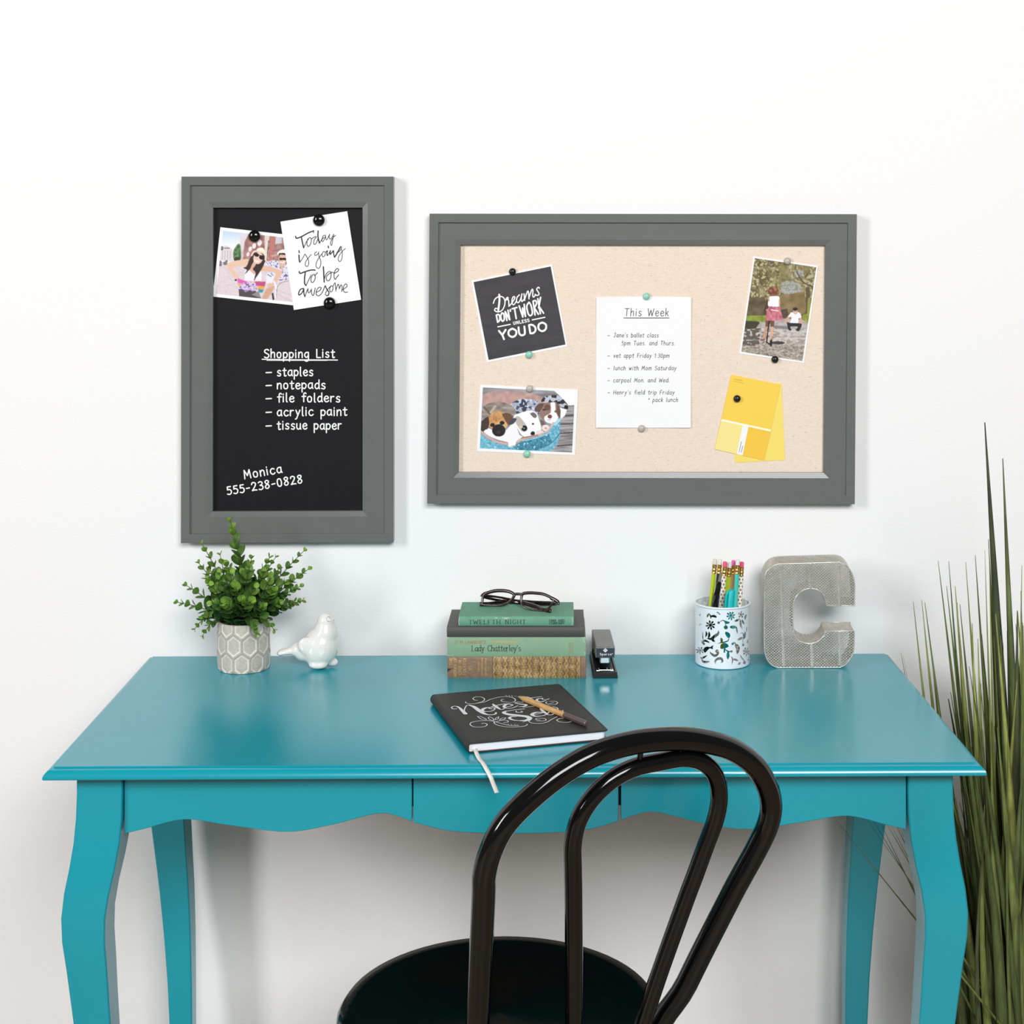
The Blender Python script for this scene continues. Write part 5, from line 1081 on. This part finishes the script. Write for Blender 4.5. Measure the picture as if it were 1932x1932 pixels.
chair = thing('bentwood_chair', (SC.x, SC.y, 0), 'glossy black bentwood chair with a double hoop back in front of the desk', 'chair')
fl_, fr_ = l2+BK*.06-H_*.03, r2+BK*.06+H_*.03; fl_.z = fr_.z = .001
pth = [fl_, l2.lerp(fl_, .5), l2, l1]+[hp(*p) for p in outer]+[r1, r2, r2.lerp(fr_, .5), fr_]
pp = [Vector(p) for p in cr1([tuple(p) for p in pth], 7)]
mb = MB(); mb.tube(pp, .0129, 20); obj('outer_hoop', mb, M_chair, chair, smooth=180)
il1, il2 = foot(IS, 0, 1); ir1, ir2 = foot(IS, -1, -2)
pth = [il2, il1]+[hp(*p) for p in inner]+[ir1, ir2]
mb = MB(); mb.tube([Vector(p) for p in cr1([tuple(p) for p in pth], 7)], .0100, 20); obj('inner_hoop', mb, M_chair, chair, smooth=180)
for px, py in ((1208, 1424), (1283, 1412)):
    mb = MB(); c = hp(px, py); mb.tube([c-UP*.008, c+UP*.008], .0032, 10); obj('bolt', mb, M_chair, chair, smooth=40)
mb = MB(); mb.lathe([(.0001, -.012), (.150, -.012), (.19, -.014), (.199, -.008), (.2, .004), (.194, .012), (.18, .012), (.165, .008), (.0001, .004)], SC, 'Z', 64); obj('seat', mb, M_chair, chair, smooth=60)
for sgn in (-1, 1):
    tp_ = SC-BK*.145+H_*sgn*.12; tp_.z = ZS-.012; ft_ = SC-BK*.19+H_*sgn*.165; ft_.z = .001
    mb = MB(); mb.tube([tp_, tp_.lerp(ft_, .5), ft_], [.0165, .0145, .011], 16); obj('leg', mb, M_chair, chair, smooth=60)
mb = MB(); cc = SC.copy(); cc.z = .25; mb.tube([cc+(H_*math.cos(a_)+BK*math.sin(a_))*.168 for a_ in [2*math.pi*i/60 for i in range(60)]], .009, 12, closed=True); obj('leg_ring', mb, M_chair, chair, smooth=180)

# ------------------------------------------------------------------ tall grass plant
gc = Vector((P(1935, 0, 2.25).x, 2.25-CAMD, 0))
gr = thing('grass_plant', gc, 'tall potted ornamental grass plant to the right of the desk', 'grass plant')
M_blade = mat('grass_blade', (90, 104, 58), .5, vcol=True, spec=.35, noise=(70, .35, (2, 2, .3)))
mb = MB()
def blade(tip, base, wd, col, bow=.0, tw=None):
    tip, base = Vector(tip), Vector(base); dr = tip-base; face = Vector((random.uniform(-.5, .5), -1, 0)).normalized() if tw is None else Vector((tw, -1, 0)).normalized()
    sd = dr.cross(face).normalized(); fc = sd.cross(dr).normalized(); n = 12; vs = []; cl = []
    for i in range(n+1):
        t_ = i/n; p = base+dr*t_+Vector((bow, 0, 0))*math.sin(math.pi*t_)
        ww = wd*(.55+.45*min(1, t_*3))*(1 if t_ < .35 else max(.07, 1-((t_-.35)/.65)**1.15*.95))
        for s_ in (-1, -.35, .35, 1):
            vs.append(p+sd*(ww/2*s_)+fc*(ww*.22*(1-abs(s_))*-1)); f = random.uniform(.92, 1.08)*(1.22 if s_ == .35 else 1.0 if s_ == -.35 else .58); cl.append(tuple(c*f for c in col))  # blade shading put into the vertex colour: dark edges, brighter fold
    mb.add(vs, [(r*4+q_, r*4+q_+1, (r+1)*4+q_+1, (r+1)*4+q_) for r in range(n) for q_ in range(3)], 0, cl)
CO = [lin(c) for c in ((98, 110, 62), (118, 128, 68), (80, 92, 52), (62, 68, 46), (110, 122, 66), (142, 150, 80), (94, 104, 66), (76, 84, 56))]
def bpt(x, y, d): return P(x, y, d)
hand = [(1858, 797, 1905, .018, 3, 2.24, -.2), (1892, 865, 1926, .016, 6, 2.22, .1), (1865, 1017, 1892, .010, 0, 2.26, 0), (1770, 1058, 1868, .008, 0, 2.30, 0), (1790, 1059, 1880, .008, 2, 2.28, 0), (1822, 1060, 1878, .008, 1, 2.25, .2), (1840, 1048, 1888, .009, 4, 2.30, 0), (1858, 1037, 1880, .005, 1, 2.2, 0), (1866, 1035, 1882, .005, 5, 2.2, 0), (1786, 1106, 1880, .009, 0, 2.33, 0), (1802, 1106, 1885, .012, 5, 2.26, 0), (1811, 1140, 1885, .009, 2, 2.24, 0), (1723, 1135, 1850, .008, 1, 2.34, 0), (1739, 1132, 1856, .009, 5, 2.34, 0), (1745, 1137, 1860, .009, 0, 2.32, 0), (1834, 1176, 1885, .012, 5, 2.21, 0), (1700, 1232, 1840, .005, 3, 2.42, 0), (1704, 1238, 1842, .003, 1, 2.42, 0), (1733, 1230, 1845, .005, 1, 2.36, 0), (1757, 1230, 1850, .006, 0, 2.33, 0), (1928, 1066, 1900, .008, 5, 2.23, 0), (1926, 1115, 1935, .009, 4, 2.2, 0), (1908, 1147, 1935, .008, 7, 2.27, 0), (1888, 1200, 1915, .010, 0, 2.18, 0), (1845, 1205, 1890, .010, 5, 2.22, 0), (1930, 1180, 1945, .016, 7, 2.3, 0), (1806, 1137, 1872, .007, 1, 2.36, 0), (1900, 1190, 1920, .010, 1, 2.24, 0)]
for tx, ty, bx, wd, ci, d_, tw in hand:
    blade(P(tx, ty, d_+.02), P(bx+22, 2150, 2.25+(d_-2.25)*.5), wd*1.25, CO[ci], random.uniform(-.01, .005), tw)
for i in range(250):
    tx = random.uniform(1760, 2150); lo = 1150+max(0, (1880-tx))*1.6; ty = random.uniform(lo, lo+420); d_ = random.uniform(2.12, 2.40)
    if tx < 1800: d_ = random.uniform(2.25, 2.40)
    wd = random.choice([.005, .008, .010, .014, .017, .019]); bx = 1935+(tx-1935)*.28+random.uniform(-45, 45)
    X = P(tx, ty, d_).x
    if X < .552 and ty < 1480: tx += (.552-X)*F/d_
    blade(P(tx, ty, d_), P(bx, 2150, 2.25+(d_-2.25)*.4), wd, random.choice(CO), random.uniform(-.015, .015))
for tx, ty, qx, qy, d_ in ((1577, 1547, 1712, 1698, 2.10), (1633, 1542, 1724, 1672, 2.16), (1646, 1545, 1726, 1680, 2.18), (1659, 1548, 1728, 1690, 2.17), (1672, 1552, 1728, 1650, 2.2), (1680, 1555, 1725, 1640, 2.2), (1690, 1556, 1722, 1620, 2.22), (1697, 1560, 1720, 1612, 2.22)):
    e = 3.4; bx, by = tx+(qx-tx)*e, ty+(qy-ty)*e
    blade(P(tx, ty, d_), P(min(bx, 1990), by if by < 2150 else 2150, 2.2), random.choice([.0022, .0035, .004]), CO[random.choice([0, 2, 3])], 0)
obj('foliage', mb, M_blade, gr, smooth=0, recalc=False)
mb = MB(); mb.lathe([(.0001, .001), (.075, .001), (.085, .02), (.098, .15), (.102, .152), (.102, .166), (.094, .166), (.09, .14), (.0001, .138)], gc, 'Z', 48); obj('pot', mb, mat('black_plastic_pot', (34, 34, 36), .5), gr, smooth=40)
